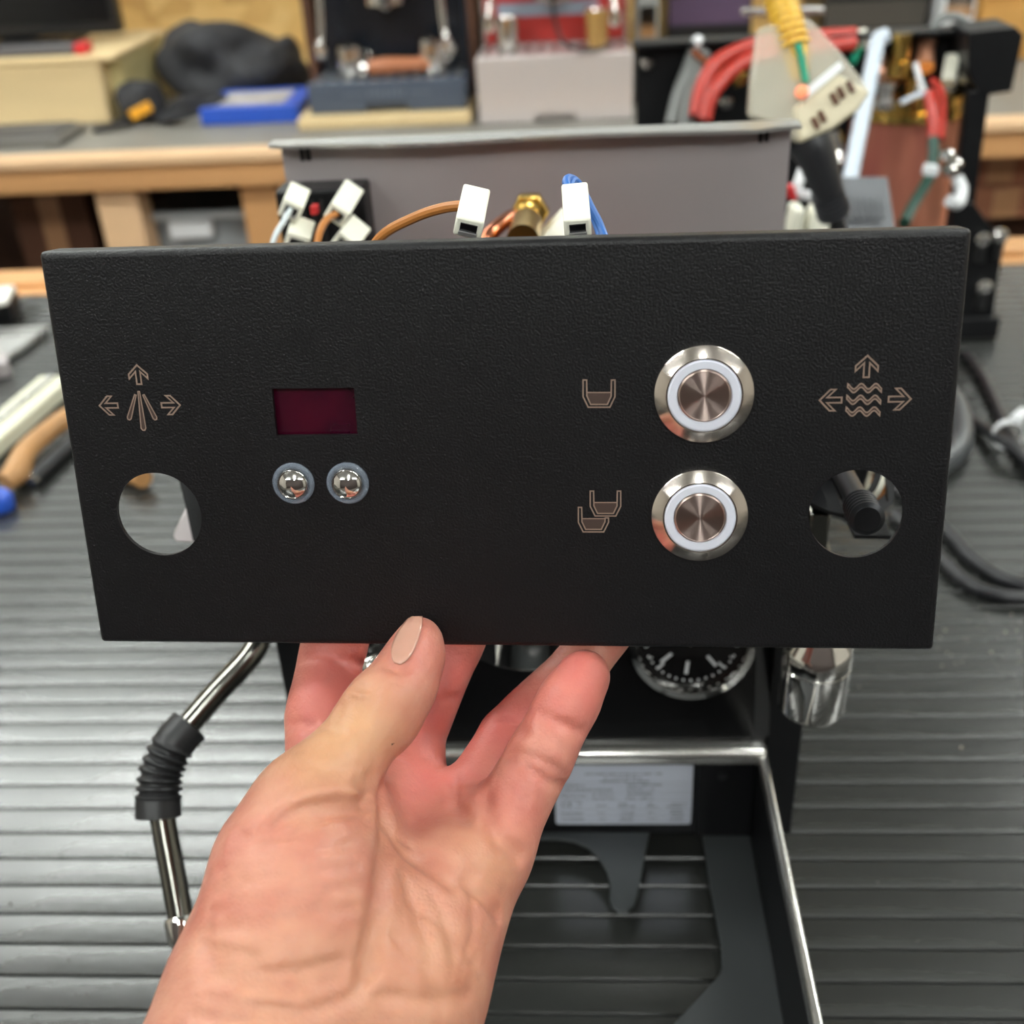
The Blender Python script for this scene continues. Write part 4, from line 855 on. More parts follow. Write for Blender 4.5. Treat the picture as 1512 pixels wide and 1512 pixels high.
MB().lathe(P(1080, 108, 0.942), (P(1095, 118, 0.935) - P(1080, 108, 0.942)), [(0.005, 0), (0.0075, 0.001), (0.0075, 0.012), (0.005, 0.014)], 6).build('brass_fitting', brass, fr)
T([(1310, 52, 0.93), (1296, 60, 0.93), (1290, 90, 0.925), (1276, 160, 0.915), (1262, 230, 0.905), (1248, 305, 0.89), (1244, 345, 0.88)], 0.0065, 'silicone_hose', silicone, 12)
T([(1275, 55, 0.98), (1290, 80, 0.97), (1308, 110, 0.965), (1318, 122, 0.96)], 0.0075, 'copper_elbow', mat('pink_copper', rgb(222, 160, 128), 0.3, 0.7), 12)
T([(1372, 52, 0.96), (1366, 75, 0.955), (1364, 100, 0.95)], [0.0075, 0.0075, 0.0085], 'copper_elbow', mat('pink_copper', rgb(222, 160, 128), 0.3, 0.7), 12)
T([(1376, 55, 0.95), (1385, 32, 0.95), (1405, 24, 0.95), (1424, 32, 0.95), (1430, 55, 0.95), (1424, 78, 0.95)], 0.0035, 'grey_wire', greyhose)
for pts in (((1407, 84, 0.945), (1400, 122, 0.94)), ((1432, 78, 0.95), (1428, 120, 0.945)), ((1446, 60, 0.955), (1442, 108, 0.95))):
    MB().bar(P(*pts[0]), P(*pts[1]), 0.011, 0.009).build('white_plug', white_nylon, fr, 0.001)
T([(1352, 95, 0.94), (1362, 130, 0.93), (1374, 150, 0.92), (1384, 200, 0.915)], 0.0025, 'white_wire', white_plastic)
T([(1330, 152, 0.92), (1356, 140, 0.92), (1376, 140, 0.915)], 0.0022, 'clear_wire', silicone)
T([(1374, 138, 0.915), (1376, 160, 0.91), (1380, 190, 0.908), (1378, 206, 0.908)], 0.0055, 'red_sleeve', redhose)
T([(1376, 118, 0.92), (1390, 135, 0.915), (1392, 175, 0.91), (1390, 205, 0.905)], 0.0028, 'red_wire', redhose)
T([(1378, 205, 0.905), (1378, 232, 0.90), (1372, 262, 0.895), (1350, 300, 0.88), (1335, 330, 0.86)], 0.0045, 'dark_green_wire', mat('dkgreen', rgb(20, 60, 48), 0.45))
MB().bar(P(1364, 250, 0.892), P(1384, 252, 0.892), 0.009, 0.008).build('white_sleeve', white_plastic, fr, 0.001)
for px, py in ((1397, 232), (1408, 245), (1400, 254)):
    MB().lathe(P(px, py, 0.90), (0, -0.7, 0.7), [(0.005, 0), (0.006, 0.004), (0.0035, 0.008), (0, 0.009)], 12).build('chrome_stud', chrome, fr)
T([(1412, 262, 0.90), (1420, 280, 0.90), (1414, 300, 0.895), (1402, 296, 0.89)], 0.0050, 'white_hose', white_plastic)
T([(1268, 62, 0.95), (1266, 78, 0.948), (1258, 92, 0.945)], 0.0035, 'green_wire', greenwire)
MB().bar(P(1268, 46, 0.95), P(1278, 70, 0.95), 0.009, 0.009).build('white_plug', white_nylon, fr, 0.001)
# parts down in the frame, right of the opened machine
o_ = MB().bar(P(1238, 318, 0.80), P(1310, 318, 0.80), 0.05, 0.022, Vector((0, -0.6, 0.8))).build('finned_block', mat('fin_grey', rgb(92, 94, 98), 0.45), fr, 0.001)
for k in range(7): MB().bar(P(1246 + 9 * k, 306, 0.783), P(1249 + 9 * k, 306, 0.783), 0.02, 0.003, Vector((0, -0.6, 0.8))).build('fin', mat('fin_grey', rgb(92, 94, 98), 0.45), o_)
MB().bar(P(1165, 325, 0.75), P(1182, 325, 0.75), 0.02, 0.02).build('white_block', white_nylon, fr, 0.002)
MB().bar(P(1192, 325, 0.75), P(1222, 328, 0.75), 0.02, 0.018).build('white_block', white_nylon, fr, 0.002)
MB().bar(P(1172, 284, 0.8), P(1206, 292, 0.8), 0.006, 0.006).build('white_strip', white_plastic, fr, 0.001)
MB().bar(P(1176, 278, 0.8), P(1188, 246, 0.8), 0.006, 0.006).build('white_strip', white_plastic, fr, 0.001)
MB().bar(P(1164, 286, 0.79), P(1172, 282, 0.79), 0.010, 0.012).build('red_block', red_bit, fr, 0.002)
T([(1240, 240, 0.93), (1238, 226, 0.93), (1232, 200, 0.94)], 0.006, 'chrome_post', chrome)
MB().box((a.x + 0.03, 0.955, 0.0205), (a.x + 0.15, 1.03, 0.09)).build('pump', mat('pump_grey', rgb(60, 60, 64), 0.4), fr, 0.004)

# ------------------------------------------------------------------ hanging clear outlet with yellow cord and black plug
TZ = 0.62
ho = thing('hanging_outlet', 'clear plastic triple outlet hanging on a yellow cord above the copper boiler', 'outlet', P(1190, 130, TZ))
oc = [(1117, 42), (1172, 24), (1196, 26), (1238, 72), (1286, 132), (1270, 160), (1232, 190), (1190, 208), (1174, 212), (1160, 190), (1104, 172), (1108, 110)]
back = Vector((0.1, 1, -0.25)).normalized() * 0.022
MB().prism([P(px, py, TZ) for px, py in oc], back).build('clear_body', clear, ho, 0.003)
MB().prism([P(px, py, TZ - 0.002) for px, py in ((1240, 90), (1246, 100), (1186, 150), (1176, 142))], back * 0.3).build('inner_rib', white_plastic, ho)
ivory = mat('ivory_face', rgb(206, 196, 168), 0.4, alpha=0.9)
MB().prism([P(px, py, TZ - 0.0015) for px, py in ((1170, 160), (1236, 108), (1286, 134), (1268, 162), (1230, 190), (1180, 212))], back * 1.1).build('socket_face', ivory, ho, 0.002)
for px, py in ((1204, 182), (1214, 172), (1232, 146), (1242, 137), (1256, 128)):
    MB().bar(P(px - 4, py - 8, TZ - 0.0022), P(px + 4, py + 8, TZ - 0.0022), 0.0028, 0.002).build('socket_slot', darkwood, ho)
MB().tube([P(1181, 118, TZ + 0.006), P(1176, 80, TZ + 0.006), P(1166, 45, TZ + 0.005), P(1155, 8, TZ + 0.004), P(1148, -22, TZ + 0.004)], [0.0045, 0.0075, 0.0085, 0.0085, 0.008], 14).build('yellow_boot', yellow, ho)
for k in range(7):
    q0 = P(1152 + 3.4 * k, 0 + 11 * k, TZ + 0.0042); q1 = P(1153 + 3.4 * k, 4 + 11 * k, TZ + 0.0042)
    MB().tube([q0, q1], 0.0092, 14, 0).build('boot_ring', yellow, ho)
top = P(1148, -22, TZ + 0.004)
MB().tube([top, top + Vector((-0.01, 0.005, 0.08)), top + Vector((-0.012, 0.01, 0.3)), Vector((top.x - 0.01, top.y + 0.01, ZC - 0.03))], 0.0055, 12).build('yellow_cord', yellow, ho)
MB().lathe((top.x - 0.01, top.y + 0.01, ZC), (0, 0, -1), [(0.05, 0.001), (0.05, 0.02), (0.02, 0.04), (0.008, 0.045)], 24).build('ceiling_rose', lamphouse, ho)
MB().tube([P(1178, 65, TZ - 0.003), P(1184, 90, TZ - 0.003), P(1190, 122, TZ - 0.003)], 0.0021, 8).build('green_wire', greenwire, ho)
MB().lathe(P(1184, 136, TZ - 0.003), ray(1184, 136) * -1, [(0.0038, 0), (0.0038, 0.003), (0.002, 0.005), (0, 0.005)], 14).build('indicator_lamp', mat('lamp_orange', rgb(255, 150, 110), 0.3, emit=0.35), ho)
bp_ = thing('black_plug', 'black power plug and cord pushed into the clear hanging outlet', 'plug', P(1210, 220, TZ + 0.012))
MB().tube([P(1192, 205, TZ + 0.012), P(1202, 222, TZ + 0.013), P(1216, 262, TZ + 0.02), P(1228, 305, TZ + 0.03)], [0.0125, 0.0115, 0.0095, 0.0075], 16).build('plug_body', cable, bp_)
for k in range(5): MB().tube([P(1221 + 2.2 * k, 284 + 7 * k, TZ + 0.025), P(1222 + 2.2 * k, 287 + 7 * k, TZ + 0.026)], 0.0095, 14, 0).build('strain_ring', cable, bp_)
MB().tube([P(1226, 300, TZ + 0.03), P(1240, 340, TZ + 0.06), P(1256, 390, TZ + 0.09), onz(1262, 520, 0.03), onz(1290, 575, 0.005), onz(1330, 588, 0.005)], 0.0045, 10).build('cord', cable, bp_)

# ------------------------------------------------------------------ things on the rear bench behind the stripped machine
q = ony(960, 30, 1.75)
def bb(name, cat, lab, pxl, pxr, pyt, pyb, yy, dp, m_, sub, m2):
    a, b = ony(pxl, pyb, yy), ony(pxr, pyb, yy); zt_ = ony((pxl + pxr) / 2, pyt, yy).z
    t = thing(name, lab, cat, ((a.x + b.x) / 2, yy + dp / 2, 0))
    MB().box((a.x, yy, 0.001), (b.x, yy + dp, zt_)).build('body', m_, t, 0.003)
    MB().box((a.x + 0.004, yy - 0.001, zt_ * 0.55), (b.x - 0.004, yy, zt_ * 0.8)).build(sub, m2, t)
    return t
bb('coffee_grinder', 'grinder', 'grey-silver appliance corner right of the steel machine', 940, 972, -30, 62, 1.95, 0.12, mat('appl', rgb(150, 152, 150), 0.4), 'trim', chrome)
bb('black_equipment', 'appliance', 'black boxy appliance behind the clear outlet', 985, 1110, -40, 30, 2.1, 0.2, monitorblk, 'faceplate', mat('dimplum', rgb(90, 70, 96), 0.4))
bb('white_equipment', 'appliance', 'white-topped appliance at the upper right behind the frame', 1392, 1440, -60, 16, 2.0, 0.15, white_plastic, 'faceplate', chrome)
bb('black_case', 'case', 'black case behind the red hoses', 1215, 1370, -30, 28, 2.05, 0.2, monitorblk, 'faceplate', mat('case_face', rgb(70, 66, 60), 0.4))
t = thing('steel_ruler', 'bright steel ruler lying across behind the yellow boot', 'ruler', P(1170, 18, 1.5))
RZ = onz(1160, 25, 0.262)
t.location = Vector((0.28, FY - 0.01, zt3 + 0.005)); WM[t.name] = Matrix.Translation(t.location)
qa, qb = ony(1095, 18, FY + 0.06), ony(1215, 15, FY + 0.06)
MB().bar(qa, qb, 0.012, 0.006).build('blade', steel, t, 0.001)
MB().box((qb.x - 0.03, FY + 0.0061, zt3 + 0.003), (qb.x - 0.02, FY + 0.066, qb.z - 0.003)).build('stop', steel_dull, t)
a, b = ony(1442, 60, 2.2), ony(1600, 60, 2.2)
t = thing('storage_crate', 'yellow-orange wooden crate at the upper right corner', 'crate', ((a.x + b.x) / 2, 2.3, 0))
MB().box((a.x, 2.2, 0.001), (b.x, 2.4, 0.30)).build('crate_body', mat('crate_wood', rgb(214, 160, 84), 0.6, var=0.2, vscale=8), t, 0.003)
for k in range(3): MB().box((a.x - 0.002, 2.192, 0.02 + 0.09 * k), (b.x, 2.1995, 0.09 + 0.09 * k)).build('slat', mat('crate_wood', rgb(214, 160, 84), 0.6), t, 0.002)

# ------------------------------------------------------------------ the hand (one continuous skin grown from a distance field)
def J(px, py, Z): return np.array(P(px, py, Z))
class Field:
    def __init__(s, lo, hi, h):
        s.h = h; s.lo = np.array(lo); s.n = np.ceil((np.array(hi) - s.lo) / h).astype(int) + 1
        s.ax = [s.lo[i] + h * np.arange(s.n[i]) for i in range(3)]
    def empty(s): return np.full(tuple(s.n), 0.05, np.float32)
    def sub(s, lo, hi):
        i0 = np.clip(np.floor((lo - s.lo) / s.h).astype(int), 0, s.n - 1); i1 = np.clip(np.ceil((hi - s.lo) / s.h).astype(int) + 1, 1, s.n)
        sl = tuple(slice(a, b) for a, b in zip(i0, i1))
        g = np.meshgrid(*[s.ax[i][sl[i]] for i in range(3)], indexing='ij')
        return sl, np.stack(g, -1)
    def cone(s, D, a, b, r1, r2, k, pad=0.022):                   # smooth-union a round cone into D
        a, b = np.array(a), np.array(b); rm = max(r1, r2) + pad
        sl, p = s.sub(np.minimum(a, b) - rm, np.maximum(a, b) + rm)
        if min(p.shape) == 0: return
        ba = b - a; l2 = ba @ ba; rr = r1 - r2; a2 = l2 - rr * rr; il2 = 1 / l2
        pa = p - a; y = pa @ ba; z = y - l2; w_ = pa * l2 - y[..., None] * ba; x2 = (w_ * w_).sum(-1)
        y2 = y * y * l2; z2 = z * z * l2; kk = np.sign(rr) * rr * rr * x2
        d = (np.sqrt(x2 * a2 * il2) + y * rr) * il2 - r1
        c1 = np.sign(z) * a2 * z2 > kk; c2 = np.sign(y) * a2 * y2 < kk
        d = np.where(c2, np.sqrt(x2 + y2) * il2 - r1, d); d = np.where(c1, np.sqrt(x2 + z2) * il2 - r2, d)
        s.smin(D, sl, d, k)
    def ell(s, D, c, axes, rad, k, pad=0.015):
        c = np.array(c); A = np.array(axes); rad = np.array(rad); rm = rad.max() + pad
        sl, p = s.sub(c - rm, c + rm); q = (p - c) @ A.T
        k0 = np.sqrt(((q / rad) ** 2).sum(-1)); k1 = np.sqrt(((q / rad ** 2) ** 2).sum(-1)) + 1e-9
        s.smin(D, sl, k0 * (k0 - 1) / k1, k)
    def smin(s, D, sl, d, k):
        o = D[sl]
        if k <= 0: D[sl] = np.minimum(o, d); return
        h = np.clip(k - np.abs(o - d), 0, None) / k; D[sl] = np.minimum(o, d) - h * h * k * 0.25
    def groove(s, D, pts, wd, dep):                                # press a crease (dep>0) or raise a fold (dep<0)
        pts = [np.array(p) for p in pts]; rm = wd * 3
        lo = np.min(pts, 0) - rm; hi = np.max(pts, 0) + rm; sl, p = s.sub(lo, hi)
        if 0 in p.shape: return
        best = np.full(p.shape[:3], 1e9)
        for i, (a, b) in enumerate(zip(pts[:-1], pts[1:])):
            ba = b - a; t = np.clip(((p - a) @ ba) / (ba @ ba), 0, 1); q = p - a - t[..., None] * ba
            best = np.minimum(best, (q * q).sum(-1))
        D[sl] += (dep * np.exp(-best / (wd * wd))).astype(np.float32)
    def mesh(s, D):                                               # surface nets
        ins = D < 0; n = D.shape
        c = [ins[i:n[0] - 1 + i, j:n[1] - 1 + j, k:n[2] - 1 + k] for i in (0, 1) for j in (0, 1) for k in (0, 1)]
        cnt = sum(x.astype(np.int8) for x in c); act = (cnt > 0) & (cnt < 8)
        idx = np.argwhere(act); vid = np.full(act.shape, -1, np.int64); vid[act] = np.arange(len(idx))
        acc = np.zeros((len(idx), 3)); num = np.zeros(len(idx))
        off = [np.array((i, j, k)) for i in (0, 1) for j in (0, 1) for k in (0, 1)]
        for i in range(8):
            for j in range(i + 1, 8):
                if np.abs(off[i] - off[j]).sum() != 1: continue
                p, q = idx + off[i], idx + off[j]; da = D[tuple(p.T)]; db = D[tuple(q.T)]; m_ = (da < 0) != (db < 0)
                t = np.where(m_, da / np.where(m_, da - db, 1), 0)
                acc[m_] += (p + t[:, None] * (q - p))[m_]; num[m_] += 1
        V = s.lo + s.h * acc / num[:, None]; Fs = []
        for ax in range(3):
            a = [slice(None)] * 3; b = [slice(None)] * 3; a[ax] = slice(0, -1); b[ax] = slice(1, None)
            e = np.argwhere(ins[tuple(a)] != ins[tuple(b)]); u, v = (ax + 1) % 3, (ax + 2) % 3
            ok = (e[:, u] > 0) & (e[:, v] > 0) & (e[:, u] < n[u] - 1) & (e[:, v] < n[v] - 1); e = e[ok]
            eu = np.zeros(3, int); eu[u] = 1; ev = np.zeros(3, int); ev[v] = 1
            q = np.stack([vid[tuple((e - eu - ev).T)], vid[tuple((e - ev).T)], vid[tuple(e.T)], vid[tuple((e - eu).T)]], 1)
            fl = ins[tuple(e.T)]; q[~fl] = q[~fl][:, ::-1]; Fs.append(q)
        return V, np.concatenate(Fs)

MMM = 0.001
W_r, W_u = J(416, 1480, 0.240), J(545, 1480, 0.248)
elbow = np.array((-0.175, -0.12, 0.12)); Wc = (W_r + W_u) / 2
ws = (W_u - W_r) / np.linalg.norm(W_u - W_r)
M5, M4, M3, M2 = J(716, 1262, 0.273), J(680, 1226, 0.284), J(602, 1214, 0.289), J(484, 1205, 0.287)
T0, T1, T2, T3 = J(415, 1400, 0.241), J(452, 1190, 0.2515), J(569, 1046, 0.2625), J(619, 944, 0.2725)
fingers = {
    'index': ([M2, J(474, 1062, 0.300), J(493, 955, 0.3085), J(514, 875, 0.3085)], [10.0, 8.9, 8.3, 7.0]),
    'middle': ([M3, J(606, 1085, 0.304), J(660, 965, 0.3115), J(705, 880, 0.3115)], [10.0, 8.7, 8.0, 7.0]),
    'ring': ([M4, J(752, 1090, 0.2985), J(853, 984, 0.307), J(915, 915, 0.309)], [9.6, 7.8, 6.6, 5.9]),
    'little': ([M5, J(790, 1132, 0.2775), J(836, 1042, 0.281), J(863.5, 996, 0.2835)], [9.2, 7.7, 7.0, 6.2]),
}
allp = np.array([W_r, W_u, elbow, M5, M2, T3] + [p for f_, _ in fingers.values() for p in f_])
fld = Field(allp.min(0) - 0.045, allp.max(0) + 0.03, 0.0010)
palm = fld.empty()
up_ = np.array(ray(560, 1300)); up_ = -up_ / np.linalg.norm(up_)
# forearm (two bones wide)
e1, e2 = elbow - ws * 0.012, elbow + ws * 0.012
fld.cone(palm, e1, W_r - up_ * 0.002, 0.036, 0.0205, 0.01); fld.cone(palm, e2, W_u - up_ * 0.002, 0.036, 0.0185, 0.02)
fld.cone(palm, W_r, W_u, 0.0205, 0.0185, 0.012)
# metacarpal bed
for a, b, r1, r2 in ((J(440, 1440, 0.252), M2, 0.017, 0.012), (J(500, 1450, 0.255), M3, 0.017, 0.012), (J(560, 1460, 0.255), M4, 0.0165, 0.0115), (J(570, 1465, 0.252), M5, 0.0160, 0.0096)):
    fld.cone(palm, a, b, r1, r2, 0.014)
fld.cone(palm, M2, M3, 0.0110, 0.0105, 0.008); fld.cone(palm, M3, M4, 0.0100, 0.0100, 0.006); fld.cone(palm, M4, M5, 0.0100, 0.0094, 0.006)
# little-finger side cushion, pads under the fingers
fld.cone(palm, J(590, 1450, 0.2465), J(645, 1320, 0.2605), 0.0145, 0.0115, 0.012)
fld.cone(palm, J(704, 1272, 0.2655), J(724, 1248, 0.2685), 0.0070, 0.0066, 0.006)
fld.cone(palm, J(650, 1240, 0.2755), J(682, 1225, 0.277), 0.0062, 0.006, 0.006)
fld.cone(palm, J(580, 1222, 0.279), J(612, 1218, 0.279), 0.006, 0.006, 0.006)
# thumb cushion
fld.cone(palm, J(416, 1440, 0.2395), J(440, 1300, 0.2445), 0.0190, 0.0165, 0.012)
fld.cone(palm, J(448, 1330, 0.2430), J(482, 1232, 0.2505), 0.0165, 0.0115, 0.010)
fld.cone(palm, J(500, 1320, 0.2500), J(505, 1215, 0.2600), 0.0105, 0.0085, 0.010)
fld.cone(palm, J(424, 1262, 0.2475), T1, 0.0138, 0.0110, 0.008)
hand = palm
# web between thumb and index
fld.cone(hand, J(500, 1215, 0.262), J(545, 1165, 0.280), 0.0075, 0.0075, 0.012)
th = fld.empty()
tn = np.array(ray(590, 1000)); tn /= np.linalg.norm(tn)
fld.cone(th, T1, T2, 0.0104, 0.0080, 0.004)
fld.cone(th, T2, T3, 0.0080, 0.0050, 0.004); fld.cone(th, T2 + tn * 0.004, T3 + tn * 0.0052, 0.0078, 0.0052, 0.004); fld.cone(th, J(560, 1062, 0.2615), J(566, 1040, 0.2625), 0.0084, 0.0080, 0.003)
fld.cone(th, J(606, 1008, 0.2665), J(620, 975, 0.2700), 0.0058, 0.0050, 0.006)
fld.cone(th, J(534, 1046, 0.2600), J(546, 1030, 0.2615), 0.0042, 0.0036, 0.003)
fld.smin(hand, (slice(None),) * 3, th, 0.006)
FD = {}
for nm, (pts, rad) in fingers.items():
    d = fld.empty(); rad = [r * MMM for r in rad]
    for a, b, r1, r2 in zip(pts[:-1], pts[1:], rad[:-1], rad[1:]): fld.cone(d, a, b, r1, r2, 0.003)
    # soft pads between the creases, towards the palm side
    for i in range(1, 3):
        a, b = pts[i], pts[i + 1]; pm = a * 0.5 + b * 0.5 + up_ * 0.0012; fld.cone(d, pm * 0.6 + a * 0.4, pm * 0.6 + b * 0.4, rad[i] * 0.90, rad[i + 1] * 0.90, 0.004)
    a, b = pts[0], pts[1]; fld.cone(d, a * 0.65 + b * 0.35 + up_ * 0.0012, a * 0.3 + b * 0.7 + up_ * 0.001, rad[0] * 0.88, rad[1] * 0.92, 0.004)
    FD[nm] = d
fings = FD['index']
for nm in ('middle', 'ring', 'little'): fld.smin(fings, (slice(None),) * 3, FD[nm], 0.0012)
fld.smin(hand, (slice(None),) * 3, fings, 0.0042)
# creases: pixel outlines dropped onto the skin
def skin_hit(px, py):
    r = np.array(ray(px, py)); zs = np.arange(0.19, 0.33, 0.0005); q = np.array(CAM) + zs[:, None] * r
    i = np.round((q - fld.lo) / fld.h).astype(int); ok = ((i >= 0) & (i < fld.n)).all(1); i = np.clip(i, 0, fld.n - 1)
    v = hand[tuple(i.T)]; w_ = np.where((v < 0) & ok)[0]
    return q[w_[0]] if len(w_) else None
def crease(pxs, wd, dep):
    out = []
    for (x0, y0), (x1, y1) in zip(pxs[:-1], pxs[1:]):
        n_ = max(2, int(math.hypot(x1 - x0, y1 - y0) / 12))
        for k in range(n_): out.append(skin_hit(x0 + (x1 - x0) * k / n_, y0 + (y1 - y0) * k / n_))
    out.append(skin_hit(*pxs[-1])); out = [p for p in out if p is not None]
    segs = [out[0]]; runs = []
    for p in out[1:]:
        if np.linalg.norm(p - segs[-1]) > 0.012: runs.append(segs); segs = [p]
        else: segs.append(p)
    runs.append(segs)
    for rn in runs:
        if len(rn) > 1: fld.groove(hand, rn, wd * 0.85, dep * (2.7 if dep > 0 else 1.9))
CRS = [
    ([(440, 1180), (490, 1172), (528, 1174)], 0.0028, -0.0007), ([(395, 1222), (440, 1207), (500, 1196), (536, 1194)], 0.0014, 0.0011), ([(545, 1150), (552, 1172), (540, 1190)], 0.0013, 0.0010),
    ([(516, 1026), (540, 1030)], 0.0022, -0.0006), ([(498, 1048), (520, 1056)], 0.0020, -0.0005), ([(558, 1004), (578, 1010), (592, 1008)], 0.0010, 0.0003), ([(575, 985), (590, 992), (604, 986)], 0.0010, 0.0005),
    ([(345, 1248), (420, 1236), (500, 1222)], 0.0010, 0.00025), ([(325, 1284), (390, 1276), (450, 1258), (520, 1248)], 0.0010, 0.0003), ([(318, 1316), (400, 1304), (470, 1284), (530, 1280)], 0.0010, 0.00028), ([(310, 1346), (400, 1336), (480, 1314), (540, 1306)], 0.0010, 0.00028), ([(300, 1376), (380, 1372), (470, 1350), (530, 1338)], 0.0010, 0.0003),
    ([(420, 1100), (470, 1112), (520, 1108)], 0.0010, 0.0002), ([(440, 1130), (490, 1138), (530, 1130)], 0.0010, 0.0002),
    ([(590, 1240), (640, 1262), (700, 1290)], 0.0012, 0.0004), ([(600, 1330), (660, 1370), (700, 1420)], 0.0012, 0.0003), ([(580, 1380), (630, 1430), (650, 1490)], 0.0012, 0.0003), ([(690, 1300), (700, 1350), (696, 1400)], 0.0012, 0.0003),
    ([(310, 1470), (360, 1486), (420, 1490)], 0.0012, 0.0004), ([(290, 1500), (350, 1506), (430, 1508)], 0.0012, 0.0004),
    ([(415, 1212), (455, 1192), (500, 1185), (533, 1186)], 0.0016, 0.0012), ([(390, 1232), (440, 1222), (490, 1205), (530, 1200)], 0.0013, 0.0007),
    ([(533, 1158), (545, 1172), (533, 1188)], 0.0015, 0.0011), ([(352, 1235), (400, 1240), (450, 1228)], 0.0013, 0.0004),
    ([(566, 1165), (570, 1220), (568, 1275), (560, 1330), (552, 1380), (540, 1430)], 0.0022, 0.0016),
    ([(572, 1225), (600, 1262), (640, 1290), (668, 1310)], 0.0015, 0.0007), ([(628, 1270), (680, 1298), (720, 1330), (736, 1352)], 0.0016, 0.0010),
    ([(668, 1148), (672, 1190), (690, 1210)], 0.0016, 0.0007), ([(716, 1178), (722, 1205), (740, 1240), (768, 1264)], 0.0019, 0.0014),
    ([(748, 1120), (775, 1132), (800, 1150), (832, 1160)], 0.0013, 0.0008), ([(757, 1110), (790, 1118), (836, 1144)], 0.0011, 0.0004),
    ([(800, 1056), (830, 1070), (862, 1082)], 0.0013, 0.0007), ([(738, 1062), (762, 1072), (775, 1082)], 0.0012, 0.0006),
    ([(448, 972), (490, 968), (538, 982)], 0.0013, 0.0007), ([(414, 1070), (450, 1068), (500, 1078)], 0.0013, 0.0005), ([(655, 1035), (672, 1030)], 0.0013, 0.0006),
    ([(512, 1030), (530, 1036), (552, 1034)], 0.0011, 0.0008), ([(500, 1042), (524, 1050), (548, 1046)], 0.0011, 0.0008), ([(494, 1054), (516, 1062), (540, 1060)], 0.0010, 0.0005), ([(526, 1012), (548, 1020), (560, 1018)], 0.0011, 0.0006),
    ([(300, 1412), (340, 1432), (400, 1440), (460, 1432), (505, 1420)], 0.0015, 0.0008), ([(310, 1440), (360, 1456), (430, 1460), (500, 1446)], 0.0015, 0.0007), ([(300, 1395), (330, 1405), (380, 1415)], 0.0012, 0.0005),
    ([(380, 1488), (450, 1496), (520, 1470), (545, 1440)], 0.0014, 0.0006), ([(560, 1470), (620, 1478), (690, 1470)], 0.0014, 0.0006),
    ([(340, 1262), (400, 1258), (460, 1240)], 0.0012, 0.0003), ([(330, 1300), (400, 1292), (450, 1270)], 0.0012, 0.00025), ([(340, 1330), (410, 1320), (470, 1300)], 0.0012, 0.00025), ([(330, 1362), (420, 1352), (490, 1330)], 0.0012, 0.00025),
    ([(595, 1300), (620, 1360), (640, 1420)], 0.0014, 0.0003), ([(640, 1320), (660, 1370), (672, 1420)], 0.0014, 0.0003),
]
for pxs, wd, dep in CRS: crease(pxs, wd, dep)
V, FQ = fld.mesh(hand)
me = bpy.data.meshes.new('hand'); me.vertices.add(len(V)); me.vertices.foreach_set('co', V.astype(np.float32).ravel())
me.loops.add(FQ.size); me.loops.foreach_set('vertex_index', FQ.astype(np.int32).ravel()); me.polygons.add(len(FQ))
me.polygons.foreach_set('loop_start', np.arange(0, FQ.size, 4, dtype=np.int32)); me.update(calc_edges=True); me.validate()
V = np.empty(len(me.vertices) * 3, np.float32); me.vertices.foreach_get('co', V); V = V.reshape(-1, 3)
# blood colour of the skin: finger ends and pads are redder, cushions paler
red = np.zeros(len(V)); yel = np.zeros(len(V))
for px, py, Z, s_, a_ in ((490, 1000, 0.297, 0.018, 1.1), (860, 985, 0.280, 0.010, 0.9), (845, 1060, 0.276, 0.011, 0.5), (660, 1000, 0.303, 0.02, 0.9), (770, 1060, 0.295, 0.018, 0.9), (625, 1130, 0.285, 0.018, 0.7), (760, 1225, 0.265, 0.010, 0.55),
                         (620, 975, 0.266, 0.008, 0.5), (570, 1130, 0.255, 0.010, 0.4), (640, 1230, 0.275, 0.014, 0.55), (560, 1430, 0.242, 0.015, 0.4), (450, 1300, 0.235, 0.016, 0.3), (690, 1390, 0.25, 0.012, 0.4), (350, 1300, 0.24, 0.012, 0.3)):
    c_ = np.array(P(px, py, Z)); red += a_ * np.exp(-((V - c_) ** 2).sum(1) / s_ ** 2)
for px, py, Z, s_, a_ in ((470, 1110, 0.247, 0.014, 0.9), (545, 1060, 0.255, 0.010, 0.7), (705, 1280, 0.26, 0.010, 0.7), (420, 1450, 0.225, 0.02, 0.5), (620, 1430, 0.24, 0.016, 0.7), (545, 1270, 0.25, 0.008, 0.5)):
    c_ = np.array(P(px, py, Z)); yel += a_ * np.exp(-((V - c_) ** 2).sum(1) / s_ ** 2)
for nm_, arr in (('redness', red), ('paleness', yel)):
    at = me.attributes.new(nm_, 'FLOAT', 'POINT'); at.data.foreach_set('value', np.clip(arr, 0, 1.2).astype(np.float32))
